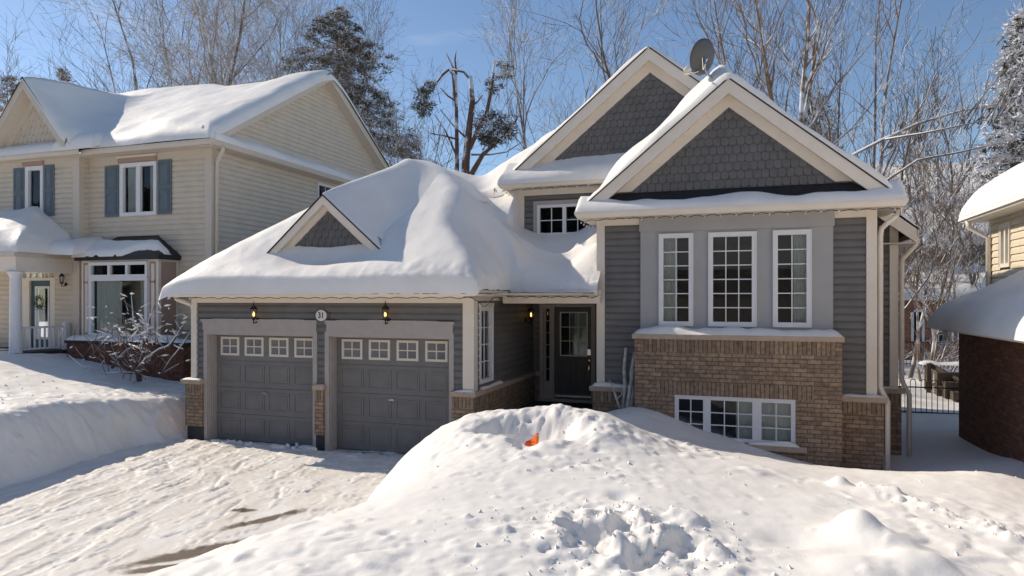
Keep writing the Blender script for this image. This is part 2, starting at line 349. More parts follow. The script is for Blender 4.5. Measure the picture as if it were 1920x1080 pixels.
# ------------------------------------------------------------------ shared builders
SNOWTOP = {}
def window(root, fr, u0, u1, z0, z1, cols=2, rows=3, fw=.05, n=.03, mw=.018, curtain=None, frame='white', sill=False, depth=.5, name='window', splits=None):
    """framed window: frame > pane, muntin, curtain, interior"""
    mb = MB(); fr.box(mb, u0, u0 + fw, -.06, n, z0, z1); fr.box(mb, u1 - fw, u1, -.06, n, z0, z1)
    fr.box(mb, u0 + fw, u1 - fw, -.06, n, z0, z0 + fw); fr.box(mb, u0 + fw, u1 - fw, -.06, n, z1 - fw, z1)
    # thin outer brickmould lip
    l = .012
    fr.box(mb, u0 - l, u0, -.02, n + .012, z0 - l, z1 + l); fr.box(mb, u1, u1 + l, -.02, n + .012, z0 - l, z1 + l)
    fr.box(mb, u0, u1, -.02, n + .012, z1, z1 + l); fr.box(mb, u0, u1, -.02, n + .012, z0 - l, z0)
    w = mb.build(name, M[frame], root)
    cells = splits or [(u0 + fw, u1 - fw, cols)]
    if splits:
        mb = MB()
        for i in range(len(splits) - 1): fr.box(mb, splits[i][1], splits[i + 1][0], -.05, n - .004, z0 + fw, z1 - fw)
        mb.build('mullion', M[frame], w)
    mb = MB(); g = MB()
    for a, b, cc in cells:
        for i in range(1, cc):
            u = a + (b - a) * i / cc; fr.box(mb, u - mw / 2, u + mw / 2, -.022, -.002, z0 + fw, z1 - fw)
        for j in range(1, rows):
            z = z0 + fw + (z1 - z0 - 2 * fw) * j / rows; fr.box(mb, a, b, -.02, -.004, z - mw / 2, z + mw / 2)
        g.add([fr.p(a - .005, -.028, z0 + fw - .005), fr.p(b + .005, -.028, z0 + fw - .005), fr.p(b + .005, -.028, z1 - fw + .005), fr.p(a - .005, -.028, z1 - fw + .005)], [(0, 1, 2, 3)])
    if mb.v: mb.build('muntin', M[frame], w)
    g.build('pane', M['glass'], w)
    mb = MB()
    d = depth; q = .02
    for a in ((u0 + q, u0 + q + .01, -d, -.061, z0 + q, z1 - q), (u1 - q - .01, u1 - q, -d, -.061, z0 + q, z1 - q), (u0 + q, u1 - q, -d, -.061, z0 + q, z0 + q + .01), (u0 + q, u1 - q, -d, -.061, z1 - q - .01, z1 - q), (u0, u1, -d - .01, -d, z0, z1)):
        fr.box(mb, *a)
    mb.build('interior', M['dark'], w)
    if curtain:
        for (a, b) in curtain:
            mb = MB(); k = 28; vs = []; fs = []
            for i in range(k + 1):
                u = a + (b - a) * i / k; nn = -.12 + .018 * math.sin(i * 1.7 + a * 5) + .01 * math.sin(i * .63)
                vs += [fr.p(u, nn, z0 + .03), fr.p(u, nn, z1 - .03)]
            for i in range(k): fs.append((2 * i, 2 * i + 2, 2 * i + 3, 2 * i + 1))
            mb.add(vs, fs); mb.build('curtain', M['curtain'], w, smooth=True)
    if sill:
        mb = MB(); fr.box(mb, u0 - .04, u1 + .04, -.03, n + .06, z0 - .07, z0 - .014); mb.build('sill', M[frame], w)
    return w
def gutter_mb(fr, u0, u1, zt, n0, h=.115, d=.11, c0=.0, c1=.0):
    """K-style gutter: n0 is its back; c0/c1 mitre the ends"""
    mb = MB(); prof = [(0, zt), (0, zt - h), (d * .62, zt - h), (d, zt - h * .38), (d, zt), (d - .012, zt), (d - .012, zt - h * .3), (d * .6, zt - h + .012), (.01, zt - h + .012), (.01, zt)]
    a = [fr.p(u0 - c0 * n, n0 + n, z) for n, z in prof]; b = [fr.p(u1 + c1 * n, n0 + n, z) for n, z in prof]; k = len(prof)
    mb.add(a + b, [(i, (i + 1) % k, (i + 1) % k + k, i + k) for i in range(k)] + [tuple(range(k)), tuple(range(2 * k - 1, k - 1, -1))])
    return mb
def snow_slab(name, root, x0, x1, y0, y1, roof, T, r=.22, rs=None, seed=1, amp=.06, cuts=None, dense=.03, coarse=.1, sides='WESN', pw=.5, keepf=None, matn='roofsnow', Tf=None, base=.0):
    xs = spaced(x0, x1, dense, coarse, .4); ys = spaced(y0, y1, dense, coarse, .4)
    X, Y = np.meshgrid(xs, ys)
    d = np.full(X.shape, 9.0); wob = .05 * fbm(X, Y, 2.5, 3, seed)
    if 'W' in sides: d = np.minimum(d, X - x0)
    if 'E' in sides: d = np.minimum(d, x1 - X)
    if 'S' in sides: d = np.minimum(d, (Y - y0) * (r / rs if rs else 1))
    if 'N' in sides: d = np.minimum(d, y1 - Y)
    if cuts: d = np.minimum(d, cuts(X, Y))
    s = np.clip(d / r, 0, 1); prof = (1 - (1 - s) ** 2) ** pw
    Th = T if Tf is None else Tf(X, Y)
    Z = roof(X, Y) + base + prof * (Th + amp * fbm(X, Y, .9, 4, seed + 3) * 1.6 + .012 * fbm(X, Y, 7, 3, seed + 9))
    keep = None
    if cuts or keepf:
        kf = keepf or (lambda x, y: cuts(x, y) > -.001)
        xm = (xs[:-1] + xs[1:]) / 2; ym = (ys[:-1] + ys[1:]) / 2; XM, YM = np.meshgrid(xm, ym); keep = kf(XM, YM)
    return grid_mesh(name, xs, ys, Z, M[matn], root, keep)
def little_snow(name, root, fr, u0, u1, n0, n1, z, T, seed=0, ends=True):
    """soft strip of snow lying on a ledge"""
    k = max(4, int((u1 - u0) / .05)); m = 7; vs = []; fs = []
    for i in range(k + 1):
        u = u0 + (u1 - u0) * i / k; e = min(u - u0, u1 - u) / .18; e = (1 - (1 - min(1, max(0, e))) ** 2) ** .5 if ends else 1
        h = T * (1 + 1.1 * float(fbm(np.array([u * 1.0]), np.array([seed * 3.1]), 1.6, 3, seed)[0])) * e
        for j in range(m + 1):
            s = j / m; pr = (1 - max(0, (s - .35) / .65) ** 2) ** .5 if s > .35 else 1 - .25 * (.35 - s)
            vs.append(fr.p(u, n0 + (n1 - n0) * s, z + h * pr))
    for i in range(k):
        for j in range(m): a = i * (m + 1) + j; fs.append((a, a + m + 1, a + m + 2, a + 1))
    mb = MB(); mb.add(vs, fs); return mb.build(name, M['roofsnow'], root, smooth=True)
def gable_front(root, Yw, Yf, ax, az, sl, hl, hr, zb, frieze=.16, fh=.22, soff=True, shingles=True, wallmat='shingle', trim='trim', sw=.135, sh=.15):
    """gable end: rake fascias, soffits, frieze boards, wall and scalloped shingles. ax/az apex of the roof edge; hl/hr half widths"""
    c = math.sqrt(1 + sl * sl); dv = fh * c          # vertical depth of the fascia board
    for sgn, hw, nm in ((-1, hl, 'rake_fascia'), (1, hr, 'rake_fascia')):
        mb = MB(); ex = ax + sgn * hw; ez = az - sl * hw
        mb.prism([(ax, Yf, az), (ex, Yf, ez), (ex - sgn * 0, Yf, ez - dv * .55), (ex - sgn * dv * .45 / sl, Yf, ez - dv * .55), (ax, Yf, az - dv)] if sgn < 0 else
                 [(ax, Yf, az - dv), (ex - dv * .45 / sl, Yf, ez - dv * .55), (ex, Yf, ez - dv * .55), (ex, Yf, ez), (ax, Yf, az)], (0, .03, 0))
        mb.build(nm, M[trim], root)
        mb = MB(); s0 = az - dv + .03                  # soffit underside, from fascia back to the wall
        mb.prism([(ax, Yf + .03, s0), (ex, Yf + .03, ez - dv + .03), (ex, Yf + .03, ez - dv + .05), (ax, Yf + .03, s0 + .02)], (0, Yw - Yf - .03, 0))
        k = max(1, int(hw / .16 - 2.5))
        for i in range(k):                             # vent slots
            x = ax + sgn * (i + .5) * .16; z = s0 - sl * abs(x - ax)
            mb.prism([(x - .005, Yf + .035, z - .004 - sgn * sl * -.005), (x + .005, Yf + .035, z - .004 - sgn * sl * .005), (x + .005, Yf + .035, z + .008 - sgn * sl * .005), (x - .005, Yf + .035, z + .008 + sgn * sl * .005)], (0, Yw - Yf - .05, 0))
        mb.build('soffit', M['soffit'], root)
        mb = MB(); f0 = s0 - .0; fv = frieze * c
        zl = zb + .02; xe = ax + sgn * (s0 - zl) / sl; xi = ax + sgn * max(.0, (s0 - fv - zl) / sl)
        mb.prism([(ax, Yw - .055, s0), (xe, Yw - .055, zl), (xi, Yw - .055, zl), (ax, Yw - .055, s0 - fv)][::(1 if sgn < 0 else -1)], (0, .055, 0))
        mb.build('frieze_board', M[trim], root)
    mb = MB(); zt = az - dv + .04; hwid = (zt - zb) / sl
    mb.prism([(ax - hwid, Yw, zb), (ax + hwid, Yw, zb), (ax, Yw, zt)], (0, .1, 0))
    if shingles:
        row = 0; z = zb
        while z < zt:
            hw = (zt - frieze * c * .6 - z) / sl; off = (row % 2) * sw / 2; n = int(hw / sw) + 2
            for i in range(-n, n + 1):
                x = ax + i * sw + off
                if abs(x - ax) > hw: continue
                zt2 = z + sh * 1.25; hwd = sw / 2 - .004
                pts = [(x - hwd, zt2), (x - hwd, z + sh * .28)]
                for q in range(1, 6):
                    a = math.pi + math.pi * q / 6; pts.append((x + hwd * math.cos(a), z + sh * .28 + sh * .28 * math.sin(a)))
                pts += [(x + hwd, z + sh * .28), (x + hwd, zt2)]
                f = lambda zz: .036 - .034 * (zz - z) / (zt2 - z)
                fv_ = [(px, Yw - f(pz), pz) for px, pz in pts]; bk = [(px, Yw + .002, pz) for px, pz in pts]; kk = len(pts)
                mb.add(fv_ + bk, [tuple(range(kk))] + [(j + kk, (j + 1) % kk + kk, (j + 1) % kk, j) for j in range(kk - 1)])
            z += sh; row += 1
    mb.build('gable_wall', M[wallmat], root)
def roof_slab(root, pts, th=.05, name='roof', m='roof'):
    mb = MB(); mb.prism(pts, (0, 0, -th)); return mb.build(name, M[m], root)
def bricks(root, name, boxes, m='brick'):
    mb = MB()
    for b in boxes: mb.box(*b)
    return mb.build(name, M[m], root)

# ================================================================== MAIN HOUSE
house = thing('house', (-2, 12.8, 0), 'charcoal bungalow with two garage doors, brown brick base and deep roof snow', 'house')
H = house
G, MW, BW, UW, DW, SW = 11.2, 12.75, 12.3, 14.3, 14.85, 14.1
GX0, GX1 = -10.57, -4.47
MX0, MX1 = -2.565, 2.11
SX1 = 2.68
CAPB, CAPT = 1.165, 1.25
# --- garage front wall
D1 = (-10.2, -7.72, 0, 2.17); D2 = (-7.365, -4.907, 0, 2.17)
fG = front(G)
mb = MB(); lap(mb, fG, GX0 + .05, GX1 - .05, CAPT, 2.82, [(D1[0] - .08, D1[1] + .08, 0, 2.25), (D2[0] - .08, D2[1] + .08, 0, 2.25)])
lap(mb, east(GX1), G + .05, DW, CAPT, 2.95, [(11.47, 12.12, 1.36, 2.72)])
mb.build('siding', M['siding'], H)
mb = MB(); lap(mb, west(GX0), G + .05, 17.5, CAPT, 2.95); mb.build('siding', M['siding'], H)
mb = MB(); mb.box(GX0, GX1, 17.4, 17.5, 0, 2.95); mb.box(GX0 + .05, GX1 - .05, 11.6, 17.3, 2.6, 2.65); mb.build('back_wall', M['siding'], H)
# corner posts, frieze
mb = MB()
mb.box(GX0 - .02, GX0 + .11, G - .045, G + .10, CAPT, 2.9)
mb.box(GX1 - .17, GX1 + .04, G - .045, G + .14, CAPT, 2.9)
mb.build('corner_post', M['trim'], H)
mb = MB(); mb.box(GX0 + .11, GX1 - .17, G - .035, G, 2.80, 2.93); mb.box(GX1 - .0, GX1 + .035, G + .14, DW, 2.84, 2.95); mb.build('frieze_board', M['trim'], H)
# brick piers and base, caps, foundation
def brick_run(boxes, z0=.31, soldier=True, sh=.2):
    out = []; so = []
    for (x0, x1, y0, y1) in boxes:
        out.append((x0, x1, y0, y1, z0, CAPB - (sh if soldier else 0)))
        if soldier: so.append((x0, x1, y0, y1, CAPB - sh, CAPB))
    bricks(H, 'brick_wall', out)
    if so: bricks(H, 'brick_wall', so, 'bricks')
brick_run([(GX0 - .13, -10.28, G - .09, G + .3), (GX0 - .13, GX0, G + .3, 17.5), (-7.64, -7.45, G - .09, G + .3), (-4.83, GX1 + .06, G - .09, G + .1), (GX1, GX1 + .06, G + .1, DW)])
bricks(H, 'foundation', [(GX0 - .1, -10.28, G - .06, G + .3, -.3, .31), (GX0 - .1, GX0, G + .3, 17.5, -.3, .31), (-7.63, -7.46, G - .06, G + .3, -.3, .31), (-4.83, GX1 + .04, G - .06, G + .1, -.3, .31), (GX1, GX1 + .04, G + .1, DW, -.3, .31)], 'found')
mb = MB(); mb.box(GX0 - .2, -10.27, G - .15, G + .0, CAPB, CAPT); mb.box(GX0 - .2, GX0, G, 17.5, CAPB, CAPT)
mb.box(-7.67, -7.42, G - .13, G + .0, CAPB, CAPT); mb.box(-4.85, GX1 + .1, G - .13, G + .0, CAPB, CAPT); mb.box(GX1, GX1 + .1, G, DW - .11, CAPB, CAPT)
mb.box(GX1, -4.2, DW - .11, DW, CAPB, CAPT)
mb.build('stone_cap', M['stone'], H)
for i, (a, b, n0, n1, T) in enumerate(((GX0 - .19, -10.3, .0, .14, .06), (-7.66, -7.44, .0, .11, .02), (-4.8, GX1 + .08, .05, .12, .03))):
    little_snow('ledge_snow', H, fG, a, b, n0, n1, CAPT, T, i)
little_snow('ledge_snow', H, east(GX1), 11.45, 12.6, .02, .09, CAPT, .05, 5)
# door surrounds, headers
for (a, b, z0, z1), (ha, hb) in ((D1, (-10.33, -7.61)), (D2, (-7.44, -4.80))):
    mb = MB(); f = fG
    f.box(mb, a - .09, a, -.0, .035, 0, z1 + .09); f.box(mb, b, b + .09, 0, .035, 0, z1 + .09); f.box(mb, a, b, 0, .035, z1, z1 + .09)
    f.box(mb, a - .0, a + .012, -.22, 0, 0, z1); f.box(mb, b - .012, b, -.22, 0, 0, z1); f.box(mb, a, b, -.22, 0, z1 - .012, z1)
    for q in (.05, .1, .15): f.box(mb, a + .012, a + .02, -q - .02, -q, 0, z1 - .012)
    mb.build('door_surround', M['trimd'], H)
    mb = MB(); f.box(mb, ha + .03, hb - .03, .0, .05, z1 + .09, z1 + .26); f.box(mb, ha, hb, 0, .075, z1 + .26, z1 + .30); f.box(mb, ha + .015, hb - .015, 0, .062, z1 + .235, z1 + .26)
    mb.build('door_header', M['trimd'], H)
    little_snow('ledge_snow', H, f, ha + .2, hb - .3, .0, .06, z1 + .30, .012, 8)
    # sectional door
    fd = front(G + .22); sec = (z1 - .02) / 4
    dm = MB()
    for s in range(4):
        zz = .02 + s * sec
        fd.box(dm, a + .012, b - .012, -.04, 0, zz + .006, zz + sec - .006)
        fd.box(dm, a + .012, b - .012, -.04, -.012, zz - .006, zz + .006)
        if s < 3:
            for c in range(4):
                cw = (b - a - .12) / 4; ua = a + .06 + c * cw + .05; ub = a + .06 + (c + 1) * cw - .05; za = zz + .09; zb_ = zz + sec - .09
                # raised moulding ring and raised field
                for (p, q, r_, t_) in ((ua, ub, za, za + .022), (ua, ub, zb_ - .022, zb_), (ua, ua + .022, za + .022, zb_ - .022), (ub - .022, ub, za + .022, zb_ - .022)):
                    fd.box(dm, p, q, 0, .009, r_, t_)
                fd.box(dm, ua + .05, ub - .05, 0, .005, za + .05, zb_ - .05)
    do = dm.build('garage_door', M['door'], H)
    zz = .02 + 3 * sec; cw = (b - a - .12) / 4
    for c in range(4):
        ua = a + .06 + c * cw + .07; ub = a + .06 + (c + 1) * cw - .07; za = zz + .10; zb_ = zz + sec - .06
        mb = MB(); k = .045
        for (p, q, r_, t_) in ((ua, ub, za, za + k), (ua, ub, zb_ - k, zb_), (ua, ua + k, za + k, zb_ - k), (ub - k, ub, za + k, zb_ - k)): fd.box(mb, p, q, .0, .022, r_, t_)
        um = (ua + ub) / 2; zm = (za + zb_) / 2
        fd.box(mb, um - .011, um + .011, .004, .018, za + k, zb_ - k); fd.box(mb, ua + k, um - .011, .004, .016, zm - .011, zm + .011); fd.box(mb, um + .011, ub - k, .004, .016, zm - .011, zm + .011)
        wo_ = mb.build('door_window', M['cream'], do)
    mb = MB()
    for c in range(4):
        ua = a + .06 + c * cw + .07; ub = a + .06 + (c + 1) * cw - .07
        fd.box(mb, ua + .04, ub - .04, .0, .003, zz + .14, zz + sec - .1)
    mb.build('pane', M['dpane'], do)
    mb = MB(); hx = (a + b) / 2 - .02; hz = 1.02 - .02
    mb.lathe((hx, G + .22, hz), [(.025, 0), (.025, .012), (.01, .02), (.01, .04)], 10, 0, (0, -1, 0)); fd.box(mb, hx - .06, hx + .05, .035, .05, hz - .012, hz + .012)
    mb.build('handle', M['steel'], do)
# garage side window
window(H, east(GX1), 11.47, 12.12, 1.36, 2.72, 2, 4, fw=.06, n=.04)
mb = MB(); e_ = east(GX1); e_.box(mb, 11.42, 12.17, .02, .05, 2.735, 2.80); mb.build('window_trim', M['trim'], H)
# entry wall with front door
fD = front(DW)
dx0, dx1 = PY(1040, 0, DW).x, PY(1109, 0, DW).x; sl0, sl1 = PY(1013, 0, DW).x, PY(1038, 0, DW).x
mb = MB(); lap(mb, fD, GX1, sl0 - .02, CAPT, 2.95); lap(mb, fD, dx1 + .08, MX0 + .1, .6, 2.95); mb.build('siding', M['siding'], H)
brick_run([(GX1 + .06, sl0 - .02, DW - .06, DW)]); 
mb = MB(); fD.box(mb, GX1, MX0, -.1, 0, 2.72, 2.95); fD.box(mb, sl0, sl0 + .09, -.1, .05, .66, 2.74); fD.box(mb, dx0 - .08, dx0, -.1, .04, .66, 2.70); fD.box(mb, dx1, dx1 + .09, -.1, .04, .66, 2.70); fD.box(mb, sl0 + .09, dx0 - .08, -.1, .03, .66, 1.0)
fD.box(mb, sl0 + .09, dx1 + .09, -.1, .05, 2.70, 2.76); fD.box(mb, sl0, dx1 + .1, -.1, .1, .60, .66)
mb.build('door_frame', M['trimd'], H)
window(H, fD, sl0 + .09, dx0 - .08, 1.0, 2.70, 1, 6, fw=.04, n=.01, frame='trimd', name='sidelight')
mb = MB(); g0, g1, gz0, gz1 = PY(1052, 0, DW).x, PY(1100, 0, DW).x, PY(1075, 666, DW).z, PY(1075, 587, DW).z
face_holes(mb, fD, dx0, dx1, .67, 2.70, [(g0, g1, gz0, gz1)], -.06, -.01)
for (a, b) in ((dx0 + .12, dx0 + (dx1 - dx0) / 2 - .06), (dx0 + (dx1 - dx0) / 2 + .06, dx1 - .14)):
    for (p, q, r_, t_) in ((a, b, .82, .84), (a, b, gz0 - .14, gz0 - .12), (a, a + .02, .84, gz0 - .14), (b - .02, b, .84, gz0 - .14)): fD.box(mb, p, q, -.01, .002, r_, t_)
fdoor = mb.build('front_door', M['frontdoor'], H)
mb = MB()
for (p, q, r_, t_) in ((g0 - .02, g1 + .02, gz0 - .025, gz0), (g0 - .02, g1 + .02, gz1, gz1 + .025), (g0 - .025, g0, gz0, gz1), (g1, g1 + .025, gz0, gz1)): fD.box(mb, p, q, -.01, .01, r_, t_)
for i in (1, 2): u = g0 + (g1 - g0) * i / 3; fD.box(mb, u - .007, u + .007, -.03, -.012, gz0, gz1)
for i in (1, 2): u = gz0 + (gz1 - gz0) * i / 3; fD.box(mb, g0, g1, -.028, -.014, u - .007, u + .007)
mb.build('glazing_bar', M['trim'], fdoor)
mb = MB(); fD.box(mb, g0, g1, -.045, -.04, gz0, gz1); mb.build('pane', M['glass'], fdoor)
mb = MB(); fD.box(mb, dx0, dx1, -.6, -.55, .67, 2.7); mb.build('interior', M['dark'], fdoor)
mb = MB(); k = 24; vs = []; fs = []
for i in range(k + 1): u = g0 + (g1 - g0) * (.48 + .5 * i / k); vs += [fD.p(u, -.09 + .012 * math.sin(i * 1.9), gz0), fD.p(u, -.09 + .012 * math.sin(i * 1.9), gz1)]
mb.add(vs, [(2 * i, 2 * i + 2, 2 * i + 3, 2 * i + 1) for i in range(k)]); mb.build('curtain', M['curtain'], fdoor, True)
mb = MB(); lk = PY(1105, 661, DW - .02); fD.box(mb, lk.x - .04, lk.x + .03, -.01, .03, lk.z - .06, lk.z + .07); mb.build('keypad', M['steel'], fdoor)
mb = MB(); lk = PY(1105, 676, DW - .02); mb.lathe((lk.x, DW + .01, lk.z), [(.035, 0), (.035, .02), (.018, .03), (.018, .05), (.03, .06), (.026, .085), (.0, .09)], 12, 0, (0, -1, 0)); mb.tube([(lk.x, DW - .03, lk.z - .08), (lk.x, DW - .06, lk.z - .12), (lk.x, DW - .06, lk.z - .2), (lk.x, DW - .01, lk.z - .24)], .01, 6); mb.build('handle', M['brass'], fdoor)
mb = MB(); fD.box(mb, dx0 + .01, dx1 - .01, -.005, .015, .70, .745); mb.build('kick_strip', M['white'], fdoor)
mb = MB(); mb.box(GX1 + .06, MX0, 12.7, DW, .2, .6); mb.box(GX1 + .2, MX0, 12.3, 12.7, .0, .4); mb.build('porch_slab', M['found'], H)
mb = MB(); mb.box(GX1, MX0, G + .3, DW, 2.95, 2.97); mb.box(GX1, PY(0, 0, 1).x * 0 - 4.1, 10.85, 12.5, 2.94, 2.955); mb.build('porch_ceiling', M['soffit'], H)
# gutters + soffit + porch beam
ZE = 3.03
o = gutter_mb(front(10.86), -10.81, -4.32, ZE, 0, c0=1, c1=1).build('gutter', M['trim'], H)
o = gutter_mb(east(-4.32), 10.86, 12.39, ZE, 0, c0=1, c1=0).build('gutter', M['trim'], H)
o = gutter_mb(west(-10.81), 10.86, 17.9, ZE, 0, c0=1, c1=0).build('gutter', M['trim'], H)
o = gutter_mb(front(12.50), -4.20, -2.50, ZE + .02, 0).build('gutter', M['trim'], H)
mb = MB(); mb.box(-10.81, -4.32, 10.86, G, 2.925, 2.94); mb.box(-4.47, -4.32, G, 12.5, 2.925, 2.94); mb.box(-10.81, GX0, G, 17.9, 2.925, 2.94); mb.build('soffit', M['soffit'], H)
bx0 = PY(942, 0, 12.4).x
mb = MB(); mb.box(bx0, -2.46, 12.42, 12.62, 2.79, 2.93); mb.box(-4.3, -2.46, 12.5, 12.56, 2.93, 3.04); mb.build('porch_beam', M['trim'], H)
# garage roof deck
def rP(X, Y): return np.minimum(np.minimum(ZE - .02 + .82 * (Y - 10.76), ZE - .02 + .82 * (X + 10.91)), np.minimum(ZE - .02 + .82 * (-4.22 - X), ZE + 2.78 + 0 * X))
ap = (-7.565, 14.1, ZE - .02 + .82 * 3.345)
for tri in ([(-10.91, 10.76, ZE - .02), (-4.22, 10.76, ZE - .02), ap], [(-10.91, 17.9, ZE - .02), (-10.91, 10.76, ZE - .02), ap, (-7.565, 17.9, ap[2])], [(-4.22, 10.76, ZE - .02), (-4.22, 17.9, ZE - .02), (-7.565, 17.9, ap[2]), ap]): roof_slab(H, tri)
roof_slab(H, [(-6, 12.41, ZE - .03), (-2.6, 12.41, ZE - .03), (-2.6, 14.4, ZE + .3), (-6, 14.4, ZE + .3)])
# garage + porch snow : one drifted surface
XE, ZU, YU = -4.725, 5.567, 14.05      # left eave edge of the upper roof
def gsnow(X, Y):
    T = .33
    yf = smin(ZE + .82 * (Y - 10.76), ZE + .82 * (X + 10.91), .45)
    ye = ZE + .84 * (-4.15 + .80 * ss(11.8, 13.2, Y) - X)
    P = smin(yf, ye, .2)
    P = smin(P, ZE + 2.78 + 0 * X + .0 * Y, .7)
    pw = ZE + .42 * (Y - 12.4) + .02 + .12 * ss(13.4, 14.3, Y)
    Fp = np.where(Y < 14.4, pw, ZE + .7 + 0 * Y) + .42 * ss(-3.4, -2.6, X) * ss(12.5, 13.2, Y)
    Q = ZE + 1.15 + 1.0 * np.clip(Y - 14.15, -3, 1.35) + .5 * (X + 6.0) * ss(-6.6, -5.4, X) - .35 * np.clip(Y - 16.5, 0, 9)
    Q = np.where(X > -4.62, np.minimum(Q, np.where(Y > 14.45, 99, -9)), Q)
    Wp = ZU - .05 + .82 * (X - XE) - .1
    Wp = np.where(Y > YU + .3, Wp, -9)
    Z = smax(P, Fp, .5)
    Q = Q - 6 * ss(0, 1, (13.9 - Y) / 2)
    Z = smax(Z, Q, .55)
    Z = np.where(Y > YU + .3, smax(Z, Wp, .5), Z)
    return Z, T
def gfinal(X, Y):
    x0, y0 = -10.98, 10.70
    Z, T = gsnow(X, Y)
    d1 = np.minimum(X - x0, Y - y0)
    inner = np.where(Y < 12.38, -4.17 - X, np.where(X > -4.17, Y - 12.38, np.hypot(-4.17 - X, Y - 12.38)))
    d = np.minimum(d1, inner)
    s = np.clip((d) / .30, 0, 1); prof = .55 * ss(0, .18, s) + .45 * (1 - (1 - s) ** 2) ** .5
    Th = T * (1 - .45 * ss(-4.6, -3.9, X) * (Y < 13.4)) * (1 - .2 * ss(-9.9, -10.9, X))
    Th = Th - .24 * np.exp(-(((X + 7.65) / 1.15) ** 2 + ((Y - 11.35) / .38) ** 2)) * 1.0
    Z = Z - .02 + prof * (Th + .06 * fbm(X, Y, .55, 4, 3) + .010 * fbm(X, Y, 5, 4, 17))
    Z = np.minimum(Z, ZE - .03 + 1.25 * np.clip(d, 0, 9) + prof * T)
    return Z + .035 * fbm(X, Y, 9, 3, 23) * np.exp(-(d / .22) ** 2) * ss(-7, -5.5, X)
def garage_snow():
    x0, x1, y0, y1 = -10.98, -2.50, 10.70, 20.0
    xs = np.unique(np.round(np.concatenate([np.arange(x0, x0 + .4, .025), np.arange(x0 + .4, -4.5, .05), np.arange(-4.5, -3.9, .025), np.arange(-3.9, -2.9, .05), np.arange(-2.9, x1, .025), [x1]]), 4))
    ys = np.unique(np.round(np.concatenate([np.arange(y0, y0 + .4, .02), np.arange(y0 + .4, 12.3, .05), np.arange(12.3, 12.8, .02), np.arange(12.8, 14.9, .05), np.arange(14.9, y1, .12)]), 4))
    X, Y = np.meshgrid(xs, ys)
    Z = gfinal(X, Y)
    xm = (xs[:-1] + xs[1:]) / 2; ym = (ys[:-1] + ys[1:]) / 2; XM, YM = np.meshgrid(xm, ym)
    keep = ~((XM > -4.17) & (YM < 12.38)) & ~((XM > -4.58) & (YM > 14.33))
    return grid_mesh('roof_snow', xs, ys, Z, M['roofsnow'], H, keep)
    # distance to the L shaped eave line, with wobble
    wob = .035 * fbm(X, Y, 3, 3, 5)
    d1 = np.minimum(X - x0, Y - y0)
    inner = np.where(Y < 12.38, -4.17 - X, np.where(X > -4.17, Y - 12.38, np.hypot(np.minimum(0, -4.17 - X), Y - 12.38) + 9 * (X < -4.17)))
    inner = np.where((X < -4.17) & (Y >= 12.38), np.hypot(-4.17 - X, Y - 12.38), inner)
    d = np.minimum(d1, inner)
    s = np.clip((d) / .33, 0, 1); prof = (1 - (1 - s) ** 2) ** .5
    Th = T * (1 - .45 * ss(-4.6, -3.9, X) * (Y < 13.4)) * (1 - .2 * ss(-9.9, -10.9, X))
    # hollow in front of the small dormer, thin cover at its foot
    dm = np.exp(-(((X + 7.65) / 1.15) ** 2 + ((Y - 11.35) / .38) ** 2)); Th = Th - .22 * dm
    dm = np.exp(-(((X + 7.1) / .3) ** 2 + ((Y - 13.6) / .6) ** 2))
    Z = Z - .02 + prof * (Th + .07 * fbm(X, Y, .55, 4, 3) + .012 * fbm(X, Y, 5, 4, 17) + .15 * dm)
    # crumbly lip near the eave
    Z = Z + .05 * fbm(X, Y, 9, 3, 23) * np.exp(-(d / .22) ** 2) * ss(-7, -5.5, X)
    Z = np.where(s <= 0, Z - .0, Z)
    xm = (xs[:-1] + xs[1:]) / 2; ym = (ys[:-1] + ys[1:]) / 2; XM, YM = np.meshgrid(xm, ym)
    keep = ~((XM > -4.17) & (YM < 12.38)) & ~((XM > -4.6) & (YM > 14.32) & (YM < 14.42) & (XM > -4.5)) 
    keep &= ~((XM > -4.55) & (YM > 14.34) & (XM > -3.2))
    # carve away where the dormer wall stands proud
    return grid_mesh('roof_snow', xs, ys, Z, M['roofsnow'], H, keep)
garage_snow()
